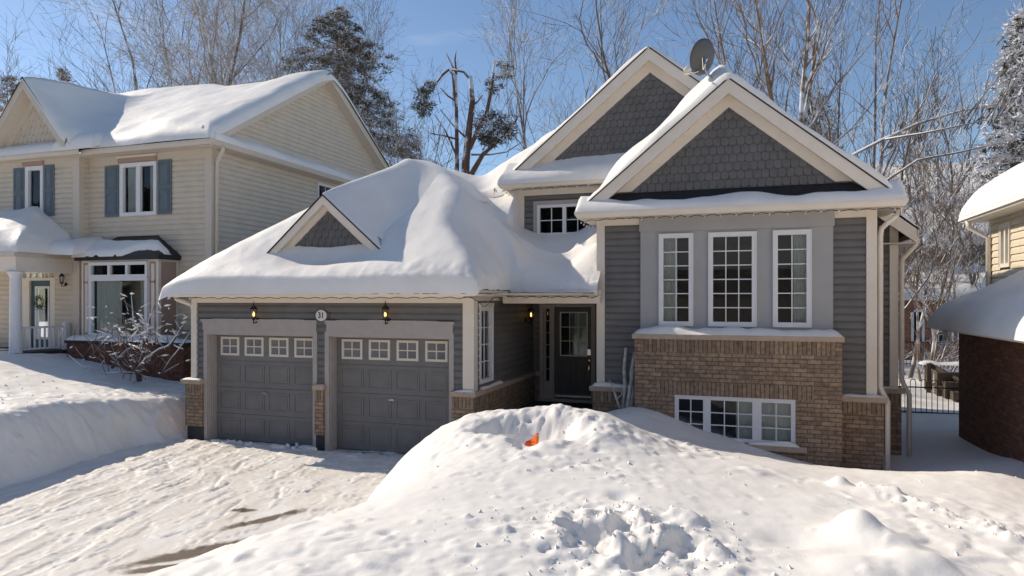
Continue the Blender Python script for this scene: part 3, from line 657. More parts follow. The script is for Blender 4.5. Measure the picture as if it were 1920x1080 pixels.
# dormer on the garage roof
gable_front(H, 11.62, 11.40, -7.66, 4.88, .87, 1.40, 1.33, 3.62, frieze=.10, fh=.13, sw=.15, sh=.15)
rz = lambda x: 4.88 - .87 * abs(x + 7.66)
for sg, hw in ((-1, 1.42), (1, 1.35)):
    roof_slab(H, [(-7.66, 11.38, 4.90), (-7.66 + sg * hw, 11.38, 4.90 - .87 * hw), (-7.66 + sg * hw, 12.4, 4.90 - .87 * hw), (-7.66, 13.2, 4.90)][::sg], .03)
def dorm():
    # snow drifted over the dormer and back up to the garage peak
    xs = np.arange(-9.12, -5.2, .03); ys = np.concatenate([np.arange(11.385, 11.6, .02), np.arange(11.6, 14.6, .05)]); X, Y = np.meshgrid(xs, ys)
    t = ss(11.5, 14.0, Y); rx = -7.66 + .75 * t; rz = 4.905 + .06 * ss(11.38, 11.5, Y) + .52 * np.clip(Y - 11.5, 0, 2.1) + .05 * ss(13, 14, Y)
    lim = np.where(Y < 11.9, 1, 0)
    sl = .87 - .12 * ss(11.8, 13, Y)
    D = rz - sl * (np.sqrt((X - rx) ** 2 + .03 * t) - .0)
    k = .02 + .34 * ss(11.5, 12.5, Y)
    main = gfinal(X, Y)
    Z = smax(D, main - .02, k)
    # keep only what belongs to the dormer or lies above the main drift
    xm = (xs[:-1] + xs[1:]) / 2; ym = (ys[:-1] + ys[1:]) / 2; XM, YM = np.meshgrid(xm, ym)
    keep = ~((YM < 11.75) & ((XM < -9.07) | (XM > -6.30)))
    keep &= ~((YM < 11.62) & (4.905 - .87 * np.abs(XM + 7.66) < gfinal(XM, YM) - .03))
    Z = np.where(Y < 11.62, D, Z)
    grid_mesh('roof_snow', xs, ys, Z, M['roofsnow'], H, keep)
dorm()
# --- main front section (big gable)
fM = front(MW); fB = front(BW)
px0, px1 = PY(1201, 0, MW - .05).x, PY(1562, 0, MW - .05).x
mb = MB(); lap(mb, fM, MX0 + .05, MX1 - .05, CAPT, 4.3, [(px0, px1, 0, 9)]); mb.build('siding', M['siding'], H)
mb = MB(); lap(mb, west(MX0), MW + .05, 20, .3, 4.4); lap(mb, east(MX1), MW + .05, SW, CAPT, 4.4); mb.build('siding', M['siding'], H)
mb = MB(); mb.box(MX0 - .01, MX0 + .14, MW - .045, MW + .12, CAPT, 4.4); mb.box(MX1 - .14, MX1 + .02, MW - .045, MW + .12, CAPT, 4.4); mb.build('corner_post', M['trim'], H)
mb = MB(); mb.box(MX0 + .14, px0 - .01, MW - .04, MW, 4.24, 4.4); mb.box(px1 + .01, MX1 - .14, MW - .04, MW, 4.24, 4.4); mb.build('frieze_board', M['trim'], H)
# grey window panel
Wz0 = 2.40
wins = []
fP = front(MW - .06)
for (a, b, cc, cur) in ((1235.5, 1300.3, 2, 'L'), (1328, 1419, 3, None), (1448.8, 1521.8, 2, 'R')):
    ua, ub = PY(a, 0, MW - .06).x, PY(b, 0, MW - .06).x; zt = PY((a + b) / 2, 438 - (a - 1235) * .032, MW - .06).z
    wins.append((ua, ub, Wz0, zt, cc, cur))
mb = MB(); face_holes(mb, fP, px0, px1, 2.2, 4.4, [w_[:4] for w_ in wins], -.06, 0); mb.build('window_panel', M['panel'], H)
mb = MB(); zt = wins[0][3] + .05; fP.box(mb, px0 - .02, px1 + .02, 0.0, .025, zt, 4.35); mb.build('window_panel', M['panel'], H)
for (ua, ub, z0, z1, cc, cur) in wins:
    wd = ub - ua; c = None
    if cur == 'L': c = [(ua + .06, ua + wd * .52)]
    if cur == 'R': c = [(ub - wd * .47, ub - .05)]
    window(H, fP, ua + .012, ub - .012, z0, z1 - .012, cc, 6, fw=.07, n=.035, curtain=c, depth=1.6)
# brick bump below
bx0, bx1 = PY(1190, 0, BW).x, PY(1579, 0, BW).x
bzt = 2.17
wb0, wb1 = PY(1264.7, 0, BW).x, PY(1491.7, 0, BW).x; wz1 = PY(1378, 745, BW).z; wz0 = PY(1491.7, 836, BW).z
hol = [(wb0, wb1, wz0, wz1)]
sz0 = wz1 + .0; sz1 = wz1 + .235
mb = MB(); face_holes(mb, fB, bx0, bx1, -.3, bzt - .23, hol + [(wb0 - .3, wb1 + .28, sz0, sz1)], -.12, 0); mb.build('brick_wall', M['brick'], H)
mb = MB(); fB.box(mb, wb0 - .3, wb1 + .28, -.12, .0, sz0, sz1); fB.box(mb, bx0 + .1, bx1 - .1, -.12, .004, bzt - .23, bzt); mb.build('brick_wall', M['bricks'], H)
mb = MB(); fB.box(mb, bx0, bx0 + .1, -.12, .006, bzt - .23, bzt); fB.box(mb, bx1 - .1, bx1, -.12, .006, bzt - .23, bzt); mb.box(bx0, bx0 + .12, BW + .12, MW, -.3, bzt); mb.box(bx1 - .12, bx1, BW + .12, MW, -.3, bzt); mb.build('brick_wall', M['brick'], H)
mb = MB(); mb.box(bx0 - .04, bx1 + .03, BW - .05, MW - .02, bzt, bzt + .085); mb.build('stone_cap', M['stone'], H)
little_snow('ledge_snow', H, fM, bx0 - .03, bx1 + .02, .05, .48, bzt + .085, .10, 12)
u = wb1 - wb0
window(H, fB, wb0 + .01, wb1 - .01, wz0, wz1 - .01, 2, 3, fw=.06, n=-.02, splits=[(wb0 + .07, wb0 + u * .245, 2), (wb0 + u * .31, wb0 + u * .655, 3), (wb0 + u * .73, wb1 - .07, 2)], curtain=[(wb0 + u * .52, wb1 - .05)], depth=.9)
mb = MB(); fB.box(mb, wb0 - .02, wb1 + .17, -.02, .07, wz0 - .10, wz0 - .012); mb.build('window_sill', M['stone'], H)
little_snow('ledge_snow', H, fB, wb1 - .75, wb1 + .06, .0, .065, wz0 - .012, .05, 14)
# brick base of the main front either side
def base_run(x0, x1, Y, z0=-.3):
    bricks(H, 'brick_wall', [(x0, x1, Y - .1, Y, z0, CAPB - .2)]); bricks(H, 'brick_wall', [(x0, x1, Y - .1, Y, CAPB - .2, CAPB)], 'bricks')
    bricks(H, 'stone_cap', [(x0 - .05, x1 + .05, Y - .16, Y, CAPB, CAPT)], 'stone')
lx = PY(1111, 0, MW - .1).x; rx = PY(1657, 0, MW - .1).x
base_run(lx, bx0 + .02, MW); base_run(bx1 - .02, rx, MW)
bricks(H, 'brick_wall', [(rx - .1, rx, MW, SW, -.3, CAPB)]); bricks(H, 'stone_cap', [(rx - .12, rx + .05, MW, SW, CAPB, CAPT)], 'stone')
little_snow('ledge_snow', H, fM, lx - .02, bx0 - .06, .02, .15, CAPT, .06, 15); little_snow('ledge_snow', H, fM, bx1 + .02, rx + .02, .02, .15, CAPT, .055, 16)
# set-back right section
fS = front(SW)
mb = MB(); lap(mb, fS, MX1, SX1 - .05, CAPT, 4.5); lap(mb, east(SX1), SW, 20, CAPT, 4.4); mb.build('siding', M['siding'], H)
mb = MB(); mb.box(SX1 - .12, SX1 + .02, SW - .045, SW + .1, CAPT, 4.3); mb.build('corner_post', M['trim'], H)
base_run(MX1, SX1 + .06, SW); bricks(H, 'brick_wall', [(SX1, SX1 + .06, SW, 20, -.3, CAPB)]); bricks(H, 'stone_cap', [(SX1, SX1 + .1, SW, 20, CAPB, CAPT)], 'stone')
little_snow('ledge_snow', H, fS, MX1 + .03, SX1 + .04, .02, .15, CAPT, .03, 17)
# big gable roof
AX, AZ, SLP, Gf = -.2145, 6.71, .825, 12.5
ZM = 4.47
hl = AX + 2.75; hr = 2.305 - AX
zwb = ZM + .82 * (MW - 12.31) + .02
gable_front(H, MW, Gf, AX, AZ, SLP, hl, hr, zwb - .02, frieze=.17, fh=.20)
for pts in ([(AX, Gf - .012, AZ + .01), (AX - hl, Gf - .02, AZ + .01 - SLP * hl), (AX - hl, 20, AZ + .01 - SLP * hl), (AX, 20, AZ + .01)],
            [(AX, Gf - .012, AZ + .01), (AX, 13.8, AZ + .01), (AX + hr + .01, 13.8, AZ + .01 - SLP * (hr + .01)), (AX + hr + .01, Gf - .02, AZ + .01 - SLP * (hr + .01))],
            [(AX, 13.8, AZ + .01), (AX, 20, AZ + .01), (2.95, 20, AZ + .01 - SLP * (2.95 - AX)), (2.95, 13.8, AZ + .01 - SLP * (2.95 - AX))]): roof_slab(H, pts, .022)
# pent roof skirt with gutter
gl, gr = -2.80, 2.40
roof_slab(H, [(gl - .08, 12.31, ZM - .02), (gr + .08, 12.31, ZM - .02), (gr + .08, MW, zwb - .02), (gl - .08, MW, zwb - .02)], .03)
gutter_mb(front(12.41), gl, gr, ZM, 0, c0=1, c1=1).build('gutter', M['trim'], H)
gutter_mb(west(gl), 12.41, 15.0, ZM, 0, c0=1).build('gutter', M['trim'], H)
gutter_mb(east(gr), 12.41, 13.8, ZM, 0, c0=1).build('gutter', M['trim'], H)
mb = MB(); mb.box(gl, gr, 12.41, MW, ZM - .12, ZM - .1); mb.box(gl, MX0, MW, 15, ZM - .12, ZM - .1); mb.box(MX1, gr, MW, 13.8, ZM - .12, ZM - .1); mb.build('soffit', M['soffit'], H)
# pent snow : thin, uneven, dark shingles showing above it
def pent(X, Y): return ZM - .0 + .82 * (Y - 12.31)
xs = np.arange(gl - .10, gr + .11, .04); ys = np.arange(12.305, 12.74, .02); X, Y = np.meshgrid(xs, ys)
lim = 12.52 + .16 * fbm(X, Y * 0, .8, 3, 41) + .16 * ss(gl + .9, gl, X) + .2 * ss(gr - .45, gr, X) 
d = np.minimum(np.minimum(X - xs[0], xs[-1] - X), np.minimum(Y - 12.305, lim - Y)); s = np.clip(d / .11, 0, 1)
Z = pent(X, Y) + (1 - (1 - s) ** 2) ** .5 * (.07 + .035 * fbm(X, Y, 1.5, 3, 44)) - .06 * (d < 0)
grid_mesh('roof_snow', xs, ys, Z, M['roofsnow'], H)
def mroof(X, Y): return AZ + .012 - SLP * np.abs(X - AX)
snow_slab('roof_snow', H, AX - hl - .03, 2.98, Gf - .03, 19.5, mroof, .22, r=.22, rs=.08, seed=51, amp=.07, sides='WESN',
          cuts=lambda X, Y: np.where(Y < 13.76, AX + hr + .04 - X, np.where(X > AX + hr + .04, Y - 13.76, 9)),
          Tf=lambda X, Y: .14 - SLP * (np.sqrt((X - AX) ** 2 + .012) - np.abs(X - AX)) + (.34 + .16 * ss(AX - 1.6, AX - .5, X)) * ss(12.56, 13.25, Y) * ss(AX + .35, AX - .25, X) * ss(AX - 2.55, AX - 2.0, X) - .03 * ss(AX, AX + 1.0, X) * (Y < 13.8))
# right eave of the rear part: fascia, gutter, soffit
mb = MB(); a = (2.30, AZ - SLP * (2.30 - AX)); b = (2.95, AZ - SLP * (2.95 - AX))
mb.prism([(a[0] - .2, 13.78, a[1] + .165), (a[0] - .2, 13.78, a[1] - .11), (b[0], 13.78, b[1] - .24), (b[0], 13.78, b[1])], (0, .03, 0)); mb.build('rake_fascia', M['trim'], H)
gutter_mb(east(2.95), 13.74, 19.5, b[1], 0).build('gutter', M['trim'], H)
mb = MB(); mb.box(MX1, 2.95, 13.81, SW, b[1] - .24, b[1] - .22); mb.box(SX1, 2.95, SW, 19.5, b[1] - .24, b[1] - .22); mb.build('soffit', M['soffit'], H)
# downspouts
def spout(pts, m='trim'):
    mb = MB(); mb.tube(pts, .042, 8); mb.build('downspout', M[m], H, smooth=True)
spout([(gr + .05, 12.6, ZM - .1), (gr + .03, 12.62, ZM - .2), (MX1 + .1, 12.78, ZM - .42), (MX1 + .08, 12.78, ZM - .55), (MX1 + .08, 12.78, 1.42), (MX1 + .10, 12.75, 1.34), (rx + .06, 12.66, 1.18), (rx + .06, 12.66, 1.05), (rx + .06, 12.66, -.1)])
spout([(2.98, 14.0, b[1] - .1), (2.97, 14.0, b[1] - .25), (SX1 + .08, 14.03, b[1] - .5), (SX1 + .07, 14.03, b[1] - .62), (SX1 + .07, 14.03, 1.4), (SX1 + .18, 13.98, 1.15), (SX1 + .18, 13.98, 1.0), (SX1 + .18, 13.98, -.1)])
spout([(-10.83, 10.98, ZE - .09), (-10.83, 11.02, ZE - .16), (-10.66, 11.25, ZE - .28), (-10.64, 11.26, ZE - .4), (-10.64, 11.26, 1.0)])
# --- upper left gable section
fU = front(UW); UX0 = -4.60
uax, uaz, usl = PY(1216, 88, 14.05).x, PY(1216, 88, 14.05).z, .819
uhl = uax - XE; ZG2 = PY(933, 343, 13.85).z
uw0, uw1 = PY(1009, 0, UW).x, PY(1109, 0, UW).x; uwt = PY(1060, 384, UW).z; uwb = PY(1060, 440, UW).z
mb = MB(); lap(mb, fU, UX0 + .03, MX0, 3.9, 5.3, [(uw0, uw1, uwb, uwt)]); lap(mb, west(UX0), UW + .03, 20, 3.5, 5.6); mb.build('siding', M['siding'], H)
mb = MB(); mb.box(UX0 - .02, UX0 + .11, UW - .04, UW + .1, 3.9, 5.3); mb.build('corner_post', M['trim'], H)
mb = MB(); mb.box(UX0 + .11, MX0, UW - .035, UW, 5.12, 5.27); mb.build('frieze_board', M['trim'], H)
window(H, fU, uw0, uw1, uwb, uwt, 2, 2, fw=.045, n=.03, splits=[(uw0 + .05, (uw0 + uw1) / 2 - .04, 2), ((uw0 + uw1) / 2 + .04, uw1 - .05, 2)])
mb = MB()
for q in ((uw0 - .1, uw0 - .014, uwb, uwt + .1), (uw1 + .014, uw1 + .1, uwb, uwt + .1), (uw0 - .014, uw1 + .014, uwt + .014, uwt + .1)): fU.box(mb, q[0], q[1], .0, .035, q[2], q[3])
mb.build('window_trim', M['trimd'], H)
ug0 = PY(933, 0, 13.85).x + .11
zub = ZG2 + .82 * (UW - 13.86)
gable_front(H, UW, 14.05, uax, uaz, usl, uhl, uhl, zub - .02, frieze=.17, fh=.20)
roof_slab(H, [(uax, 14.03, uaz + .01), (uax - uhl, 14.03, uaz + .01 - usl * uhl), (uax - uhl, 20, uaz + .01 - usl * uhl), (uax, 20, uaz + .01)], .022)
roof_slab(H, [(uax, 14.03, uaz + .01), (uax, 20, uaz + .01), (uax + uhl, 20, uaz + .01 - usl * uhl), (uax + uhl, 14.03, uaz + .01 - usl * uhl)], .022)
roof_slab(H, [(ug0 - .1, 13.86, ZG2 - .02), (-1.5, 13.86, ZG2 - .02), (-1.5, UW, zub - .02), (ug0 - .1, UW, zub - .02)], .03)
gutter_mb(front(13.96), ug0, -1.5, ZG2, 0, c0=1).build('gutter', M['trim'], H)
gutter_mb(west(ug0), 13.96, 14.45, ZG2, 0, c0=1).build('gutter', M['trim'], H)
mb = MB(); mb.box(ug0, -2.0, 13.96, UW, ZG2 - .12, ZG2 - .1); mb.box(ug0, UX0, UW, 16, ZG2 - .12, ZG2 - .1); mb.build('soffit', M['soffit'], H)
snow_slab('roof_snow', H, ug0 - .12, -1.5, 13.80, UW - .01, lambda X, Y: ZG2 + .75 * (Y - 13.86), .20, r=.16, seed=61, amp=.06, sides='WS', dense=.02, coarse=.04)
def uroof(X, Y): return uaz + .012 - usl * np.abs(X - uax)
snow_slab('roof_snow', H, uax - uhl - .02, uax + uhl, 14.02, 19.8, uroof, .14, r=.25, rs=.08, seed=71, amp=.05, sides='WSEN', Tf=lambda X, Y: .12 - usl * (np.sqrt((X - uax) ** 2 + .012) - np.abs(X - uax)) + .10 * ss(14.2, 15.4, Y) + .5 * ss(14.4, 15.2, Y) * ss(-3.2, -4.4, X))

# ================================================================== fixtures on the house
def lantern(loc, label, tall=1.0, side=(0, -1, 0), lit=True):
    loc = Vector(loc); t = thing('wall_lantern', loc, label, 'lamp', 'coach lanterns on the grey house' if lit else None)
    sd = Vector(side); c = loc + sd * .13
    mb = MB(); mb.lathe(loc, [(.05, 0), (.05, .015), (.025, .03)], 10, 0, side); mb.tube([loc, loc + sd * .06 + Vector((0, 0, -.05)), c + Vector((0, 0, -.06)), c + Vector((0, 0, .02))], .012, 6)
    mb.lathe(c, [(.015, .0), (.05, .03), (.055, .045)], 8); mb.build('bracket', M['black'], t)
    mb = MB(); z = .045
    for k in range(6):
        a = k * math.pi / 3; p = Vector((math.cos(a), math.sin(a), 0)); mb.tube([c + p * .045 + Vector((0, 0, z)), c + p * .062 + Vector((0, 0, z + .17))], .005, 4)
    mb.lathe(c + Vector((0, 0, z + .165)), [(.078, 0), (.07, .02), (.045, .05), (.02, .075), (.012, .09), (.014, .1), (.004, .14), (.001, .17)], 12); mb.build('cage', M['black'], t)
    mb = MB(); mb.lathe(c + Vector((0, 0, z)), [(.043, 0), (.058, .165)], 12); mb.build('glass', M['glass'], t)
    mb = MB(); mb.lathe(c + Vector((0, 0, z + .03)), [(.012, 0), (.02, .03), (.016, .06), (.003, .09)], 8)
    if lit:
        m = bpy.data.materials.get('lamp_glow') or mat('lamp_glow', (1, .6, .2)); b = m.node_tree.nodes['Principled BSDF']; b.inputs['Emission Color'].default_value = (1, .50, .12, 1); b.inputs['Emission Strength'].default_value = 4.5
        mb.build('bulb', m, t, True)
        l = bpy.data.lights.new('lantern_light', 'POINT'); l.energy = .12; l.color = (1, .55, .2); l.shadow_soft_size = .03
        lo = bpy.data.objects.new('lantern_light', l); C.objects.link(lo); lo.parent = t; lo.location = sd * .13 + Vector((0, 0, .3)) - sd * .0
    else: mb.build('bulb', M['bulb'], t, True)
    return t
l1 = PY(484, 600, G - .03); l2 = PY(729, 601, G - .03); l1.z -= .0
lantern(l1, 'lit black coach lantern above the left garage door')
lantern(l2, 'lit black coach lantern above the right garage door, right of the number plaque')
lantern((GX1 + .03, 14.2, 2.42), 'lit black coach lantern inside the porch, left of the front door', side=(1, 0, 0))
# number plaque
c = PY(603.5, 591.5, G - .03)
pl = thing('number_plaque', c, 'oval white house number plaque reading 31 between the garage doors', 'sign')
def oval(mb, c, rx_, rz_, y0, y1, n=36, corners=0):
    p = [(c.x + rx_ * math.cos(2 * math.pi * i / n), y1, c.z + rz_ * math.sin(2 * math.pi * i / n)) for i in range(n)]
    mb.prism(p[::-1], (0, y0 - y1, 0))
mb = MB(); oval(mb, c, .145, .125, c.y + .01, c.y - .02)
for sx in (-1, 1): mb.box(c.x + sx * .14 - .03, c.x + sx * .14 + .03, c.y - .018, c.y + .008, c.z - .05, c.z + .05)
mb.build('backing', mat('plaque_grey', (.10, .10, .10), .5), pl)
mb = MB(); oval(mb, c, .118, .105, c.y - .02, c.y - .028); mb.build('face', mat('plaque_white', (.72, .68, .64), .5), pl)
cu = bpy.data.curves.new('digits', 'FONT'); cu.body = '31'; cu.size = .135; cu.align_x = 'CENTER'; cu.align_y = 'CENTER'; cu.extrude = .002; cu.offset = .0022
to = bpy.data.objects.new('tmp', cu); C.objects.link(to); dg = bpy.context.evaluated_depsgraph_get(); me = bpy.data.meshes.new_from_object(to.evaluated_get(dg)); bpy.data.objects.remove(to)
mb = MB(); mb.add([(c.x + v.co.x, c.y - .031 - v.co.z, c.z + v.co.y * 1.15) for v in me.vertices], [tuple(p.vertices) for p in me.polygons]); mb.build('digits', M['black'], pl)
# satellite dish
dc = PY(1318, 107, 12.85); t = thing('satellite_dish', PY(1345, 160, 12.9), 'grey satellite dish on a bent mast at the peak of the front gable', 'satellite dish')
nrm = Vector((-.66, .66, .30)).normalized(); side = Vector((0, 0, 1)).cross(nrm).normalized(); upv = nrm.cross(side)
mb = MB(); vs = []; fs = []; NR, NA = 7, 36
for i in range(NR + 1):
    r = i / NR
    for j in range(NA):
        a = 2 * math.pi * j / NA; vs.append(dc + side * (math.cos(a) * r * .275) + upv * (math.sin(a) * r * .32) + nrm * (.06 * r * r - .03))
for i in range(NR):
    for j in range(NA): q = i * NA; fs.append((q + j, q + (j + 1) % NA, q + NA + (j + 1) % NA, q + NA + j))
mb.add(vs, fs); mb.add([Vector(v) - nrm * .012 for v in vs], [f[::-1] for f in fs])
e0 = NR * NA; n0 = len(vs); mb.f += [(e0 + j, e0 + (j + 1) % NA, n0 + e0 + (j + 1) % NA, n0 + e0 + j) for j in range(NA)]; mb.m += [0] * NA
mb.build('reflector', M['dish'], t, True)
mp_ = PY(1310, 138, 12.85)
mb = MB(); foot = PY(1348, 165, 12.9); foot.z -= .05; mb.tube([foot, PY(1335, 148, 12.9), PY(1322, 132, 12.92), dc - nrm * .06], .022, 8); mb.build('mast', M['steel'], t, True)
mb = MB(); arm0 = dc - upv * .24 + nrm * .02; lnb = PY(1288, 131, 12.45); mb.tube([arm0, (arm0 + lnb) / 2 + Vector((0, 0, -.04)), lnb], .014, 6)
for q in (-.06, .06): mb.tube([dc + side * q - upv * .02 - nrm * .05, dc - upv * .22 - nrm * .07], .012, 5)
mb.build('arm', M['steel'], t)
mb = MB(); mb.lathe(lnb, [(.035, -.07), (.055, -.02), (.055, .05), (.04, .06)], 10, 0, (dc - lnb)); mb.box(lnb.x - .05, lnb.x + .05, lnb.y - .04, lnb.y + .04, lnb.z - .075, lnb.z - .02); mb.build('feed_horn', M['trim'], t)
# string lights under the gutters
def string(pts, label, n, hang=.012, seed=0):
    rnd = random.Random(seed); pts = [Vector(p) for p in pts]; t = thing('string_lights', pts[0], label, 'string lights', 'string lights under the gutters')
    seg = [(pts[i + 1] - pts[i]).length for i in range(len(pts) - 1)]; tot = sum(seg); path = []
    def at(s):
        for i, l in enumerate(seg):
            if s <= l or i == len(seg) - 1: return pts[i].lerp(pts[i + 1], min(1, s / l))
            s -= l
    k = n * 5
    for i in range(k + 1):
        p = at(tot * i / k).copy(); p.z += -hang * (1 - math.cos(2 * math.pi * i / 5)) * rnd.uniform(.5, 1.3); path.append(p)
    mb = MB(); mb.tube(path, .006, 4); mb.build('wire', M['wire'], t)
    for i in range(n):
        p = at(tot * (i + .5) / n) + Vector((0, 0, -hang)); d = Vector((rnd.uniform(-.6, .1), rnd.uniform(-.5, 0), rnd.uniform(-.7, -.1))).normalized()
        mb = MB(); mb.lathe(p, [(.008, 0), (.008, .014), (.013, .022), (.012, .04), (.002, .052)], 6, 0, d); mb.build('bulb', M['bulb'], t, True)
string([(-10.75, 10.80, 2.905), (-4.3, 10.80, 2.905), (-4.28, 11.3, 2.74), (-4.26, 11.7, 2.905), (PY(942, 0, 12.4).x, 12.3, 2.93)], 'string of small clear bulbs under the garage gutter', 24, seed=1)
string([(PY(950, 0, 12.4).x, 12.40, 2.925), (-2.5, 12.40, 2.92)], 'string of small clear bulbs under the porch gutter', 7, seed=2)
string([(-2.86, 13.6, 4.33), (-2.85, 12.5, 4.33), (-2.2, 12.38, 4.335), (gr, 12.38, 4.335), (gr + .05, 12.6, 4.25), (2.2, 12.85, 4.15)], 'string of small clear bulbs under the gutter of the large front gable', 26, seed=3)
string([(ug0 - .04, 14.6, ZG2 - .14), (ug0 - .04, 13.95, ZG2 - .14), (-2.6, 13.9, ZG2 - .13)], 'string of small clear bulbs under the upper left gable gutter', 12, seed=4)
# ================================================================== LEFT NEIGHBOUR
LH = thing('neighbour_house', (-15, 15, .9), 'two storey beige sided house with slate blue shutters, left of the garage', 'house')
LW, LS, LXR = 14.4, 14.12, -13.0
LZE = PY(385, 262, 14.0).z; LXL = -24
fL = front(LW); fL2 = front(LS); xst = PY(150, 0, LS).x      # step between the two front planes
def rect(pxa, pya, pxb, pyb, Y):
    a = PY(pxa, pya, Y); b = PY(pxb, pyb, Y); return a.x, b.x, min(a.z, b.z), max(a.z, b.z)
w2 = rect(228, 305, 295, 404, LW); w2 = (w2[0], w2[1], PY(262, 404, LW).z, PY(262, 306, LW).z)
w1 = (PY(51, 0, LS).x, PY(83, 0, LS).x, PY(67, 407, LS).z, PY(67, 313, LS).z)
mb = MB(); lap(mb, fL, xst, LXR - .05, .8, LZE - .12, [w2], e=.14); lap(mb, fL2, LXL, xst, 1.2, LZE - .12, [w1, (PY(40, 0, LS).x, PY(104, 0, LS).x, 1, PY(78, 509, LS).z)], e=.14)
lap(mb, east(xst), LS, LW, 1.2, LZE - .12, e=.14)
mb.build('siding', M['beige'], LH)
ridY, ridZ = 19.3, PY(620, 137, 19.3 * 1.0).z; ridZ = 10.24; bkY = 2 * 19.3 - 14.1
fE = east(LXR)
mb = MB(); lap(mb, fE, LW + .03, 24.2, .6, LZE - .1, e=.14, holes=[(PX(595, 0, LXR).y, PX(625, 0, LXR).y, PX(600, 372, LXR).z, PX(600, 344, LXR).z)]); mb.build('siding', M['beige'], LH)
wy0, wy1 = PX(595, 0, LXR).y, PX(625, 0, LXR).y
window(LH, fE, wy0, wy1, PX(600, 375, LXR).z, PX(600, 344, LXR).z, 2, 1, fw=.06)
gs = .61; gy0 = 14.35
mb = MB(); lap(mb, fE, gy0, 24.2, LZE - .05, ridZ - .1, lim=lambda z: (gy0 - .2 + (z - LZE - .1) / gs, 24.3 - (z - LZE - .1) / gs), e=.14); mb.build('gable_wall', M['beige'], LH)
mb = MB(); mb.box(LXR - .2, LXR + .02, LW - .04, LW + .2, .8, LZE - .12); mb.box(xst - .22, xst + .02, LS - .04, LS + .1, 1.2, LZE - .12); mb.build('corner_post', M['beiget'], LH)
mb = MB(); mb.box(xst, LXR - .2, LW - .03, LW, LZE - .3, LZE - .1); mb.box(LXL, xst - .22, LS - .03, LS, LZE - .3, LZE - .1); mb.build('frieze_board', M['beiget'], LH)
# windows with shutters
window(LH, fL, *w2, 2, 1, fw=.09, n=.05, splits=[(w2[0] + .1, (w2[0] + w2[1]) / 2 - .07, 1), ((w2[0] + w2[1]) / 2 + .07, w2[1] - .1, 1)], curtain=[(w2[0] + .12, w2[0] + .5), (w2[1] - .35, w2[1] - .1)])
window(LH, fL2, *w1, 1, 1, fw=.1, n=.05)
def shutter(fr, u0, u1, z0, z1):
    mb = MB(); fr.box(mb, u0, u1, .02, .05, z0, z1); s = MB()
    zm = (z0 + z1) / 2
    for a, b in ((z0 + .07, zm - .05), (zm + .05, z1 - .07)):
        for q in ((u0 + .06, u1 - .06, a, a + .02), (u0 + .06, u1 - .06, b - .02, b), (u0 + .06, u0 + .08, a + .02, b - .02), (u1 - .08, u1 - .06, a + .02, b - .02)): fr.box(mb, q[0], q[1], .05, .062, q[2], q[3])
        fr.box(mb, u0 + .11, u1 - .11, .05, .06, a + .05, b - .05)
    mb.build('shutter', M['blue'], LH)
shutter(fL, PY(199, 0, LW).x, PY(225, 0, LW).x, w2[2], w2[3] - .03); shutter(fL, PY(298, 0, LW).x, PY(324, 0, LW).x, w2[2], w2[3] + .03)
shutter(fL2, PY(28, 0, LS).x, PY(48, 0, LS).x, w1[2], w1[3]); shutter(fL2, PY(85, 0, LS).x, PY(104, 0, LS).x, w1[2], w1[3] + .02)
mb = MB(); fL.box(mb, w2[0] - .06, w2[1] + .02, .02, .08, w2[3] + .03, w2[3] + .15); fL2.box(mb, w1[0] - .1, w1[1] + .03, .02, .08, w1[3] + .03, w1[3] + .15); mb.build('window_head', M['tan'], LH)
mb = MB(); fL.box(mb, w2[0] - .08, w2[1] + .04, .02, .11, w2[3] + .15, w2[3] + .21); fL2.box(mb, w1[0] - .12, w1[1] + .05, .02, .11, w1[3] + .15, w1[3] + .21); mb.build('window_head', M['cream'], LH)
# gutters and soffits
gutter_mb(front(14.0), xst + .3, LXR + .35, LZE, 0, h=.13, c1=1).build('gutter', M['beiget'], LH)
gutter_mb(front(13.85), LXL, xst + .3, LZE, 0, h=.13, c1=1).build('gutter', M['beiget'], LH)
gutter_mb(east(LXR + .35), 14.0, 24.5, LZE, 0, h=.13, c0=1).build('gutter', M['beiget'], LH)
mb = MB(); mb.box(LXL, LXR + .35, 14.0, LW, LZE - .13, LZE - .11); mb.box(LXL, xst + .3, 13.85, 14.0, LZE - .13, LZE - .11); mb.box(LXR, LXR + .35, LW, 24.5, LZE - .13, LZE - .11); mb.build('soffit', M['beiget'], LH)
mb = MB(); mb.tube([(LXR + .42, 14.3, LZE - .1), (LXR + .42, 14.32, LZE - .22), (LXR + .1, 14.48, LZE - .45), (LXR + .07, 14.5, LZE - .6), (LXR + .07, 14.5, 1)], .05, 8); mb.build('downspout', M['beiget'], LH, True)
# main roof + front gable
def lmain(X, Y): return np.minimum(LZE - .02 + gs * (Y - 13.9), ridZ - gs * (Y - ridY))
gax, gaz, gsl = PY(42, 145, 13.7).x, PY(42, 145, 13.7).z, 1.19
def lgab(X, Y): return gaz - gsl * np.abs(X - gax)
roof_slab(LH, [(LXL, 13.9, LZE), (LXR + .35, 13.9, LZE), (LXR + .35, ridY, ridZ), (LXL, ridY, ridZ)]); roof_slab(LH, [(LXL, ridY, ridZ), (LXR + .35, ridY, ridZ), (LXR + .35, 24.6, ridZ - gs * 5.3), (LXL, 24.6, ridZ - gs * 5.3)])
for sg in (-1, 1):
    hw = (gaz - LZE - .2) / gsl - .42
    roof_slab(LH, [(gax, 13.68, gaz + .02), (gax + sg * hw, 13.68, gaz + .02 - gsl * hw), (gax + sg * hw, 15.4, gaz + .02 - gsl * hw), (gax, 17.6, gaz + .02)][::sg], .04)
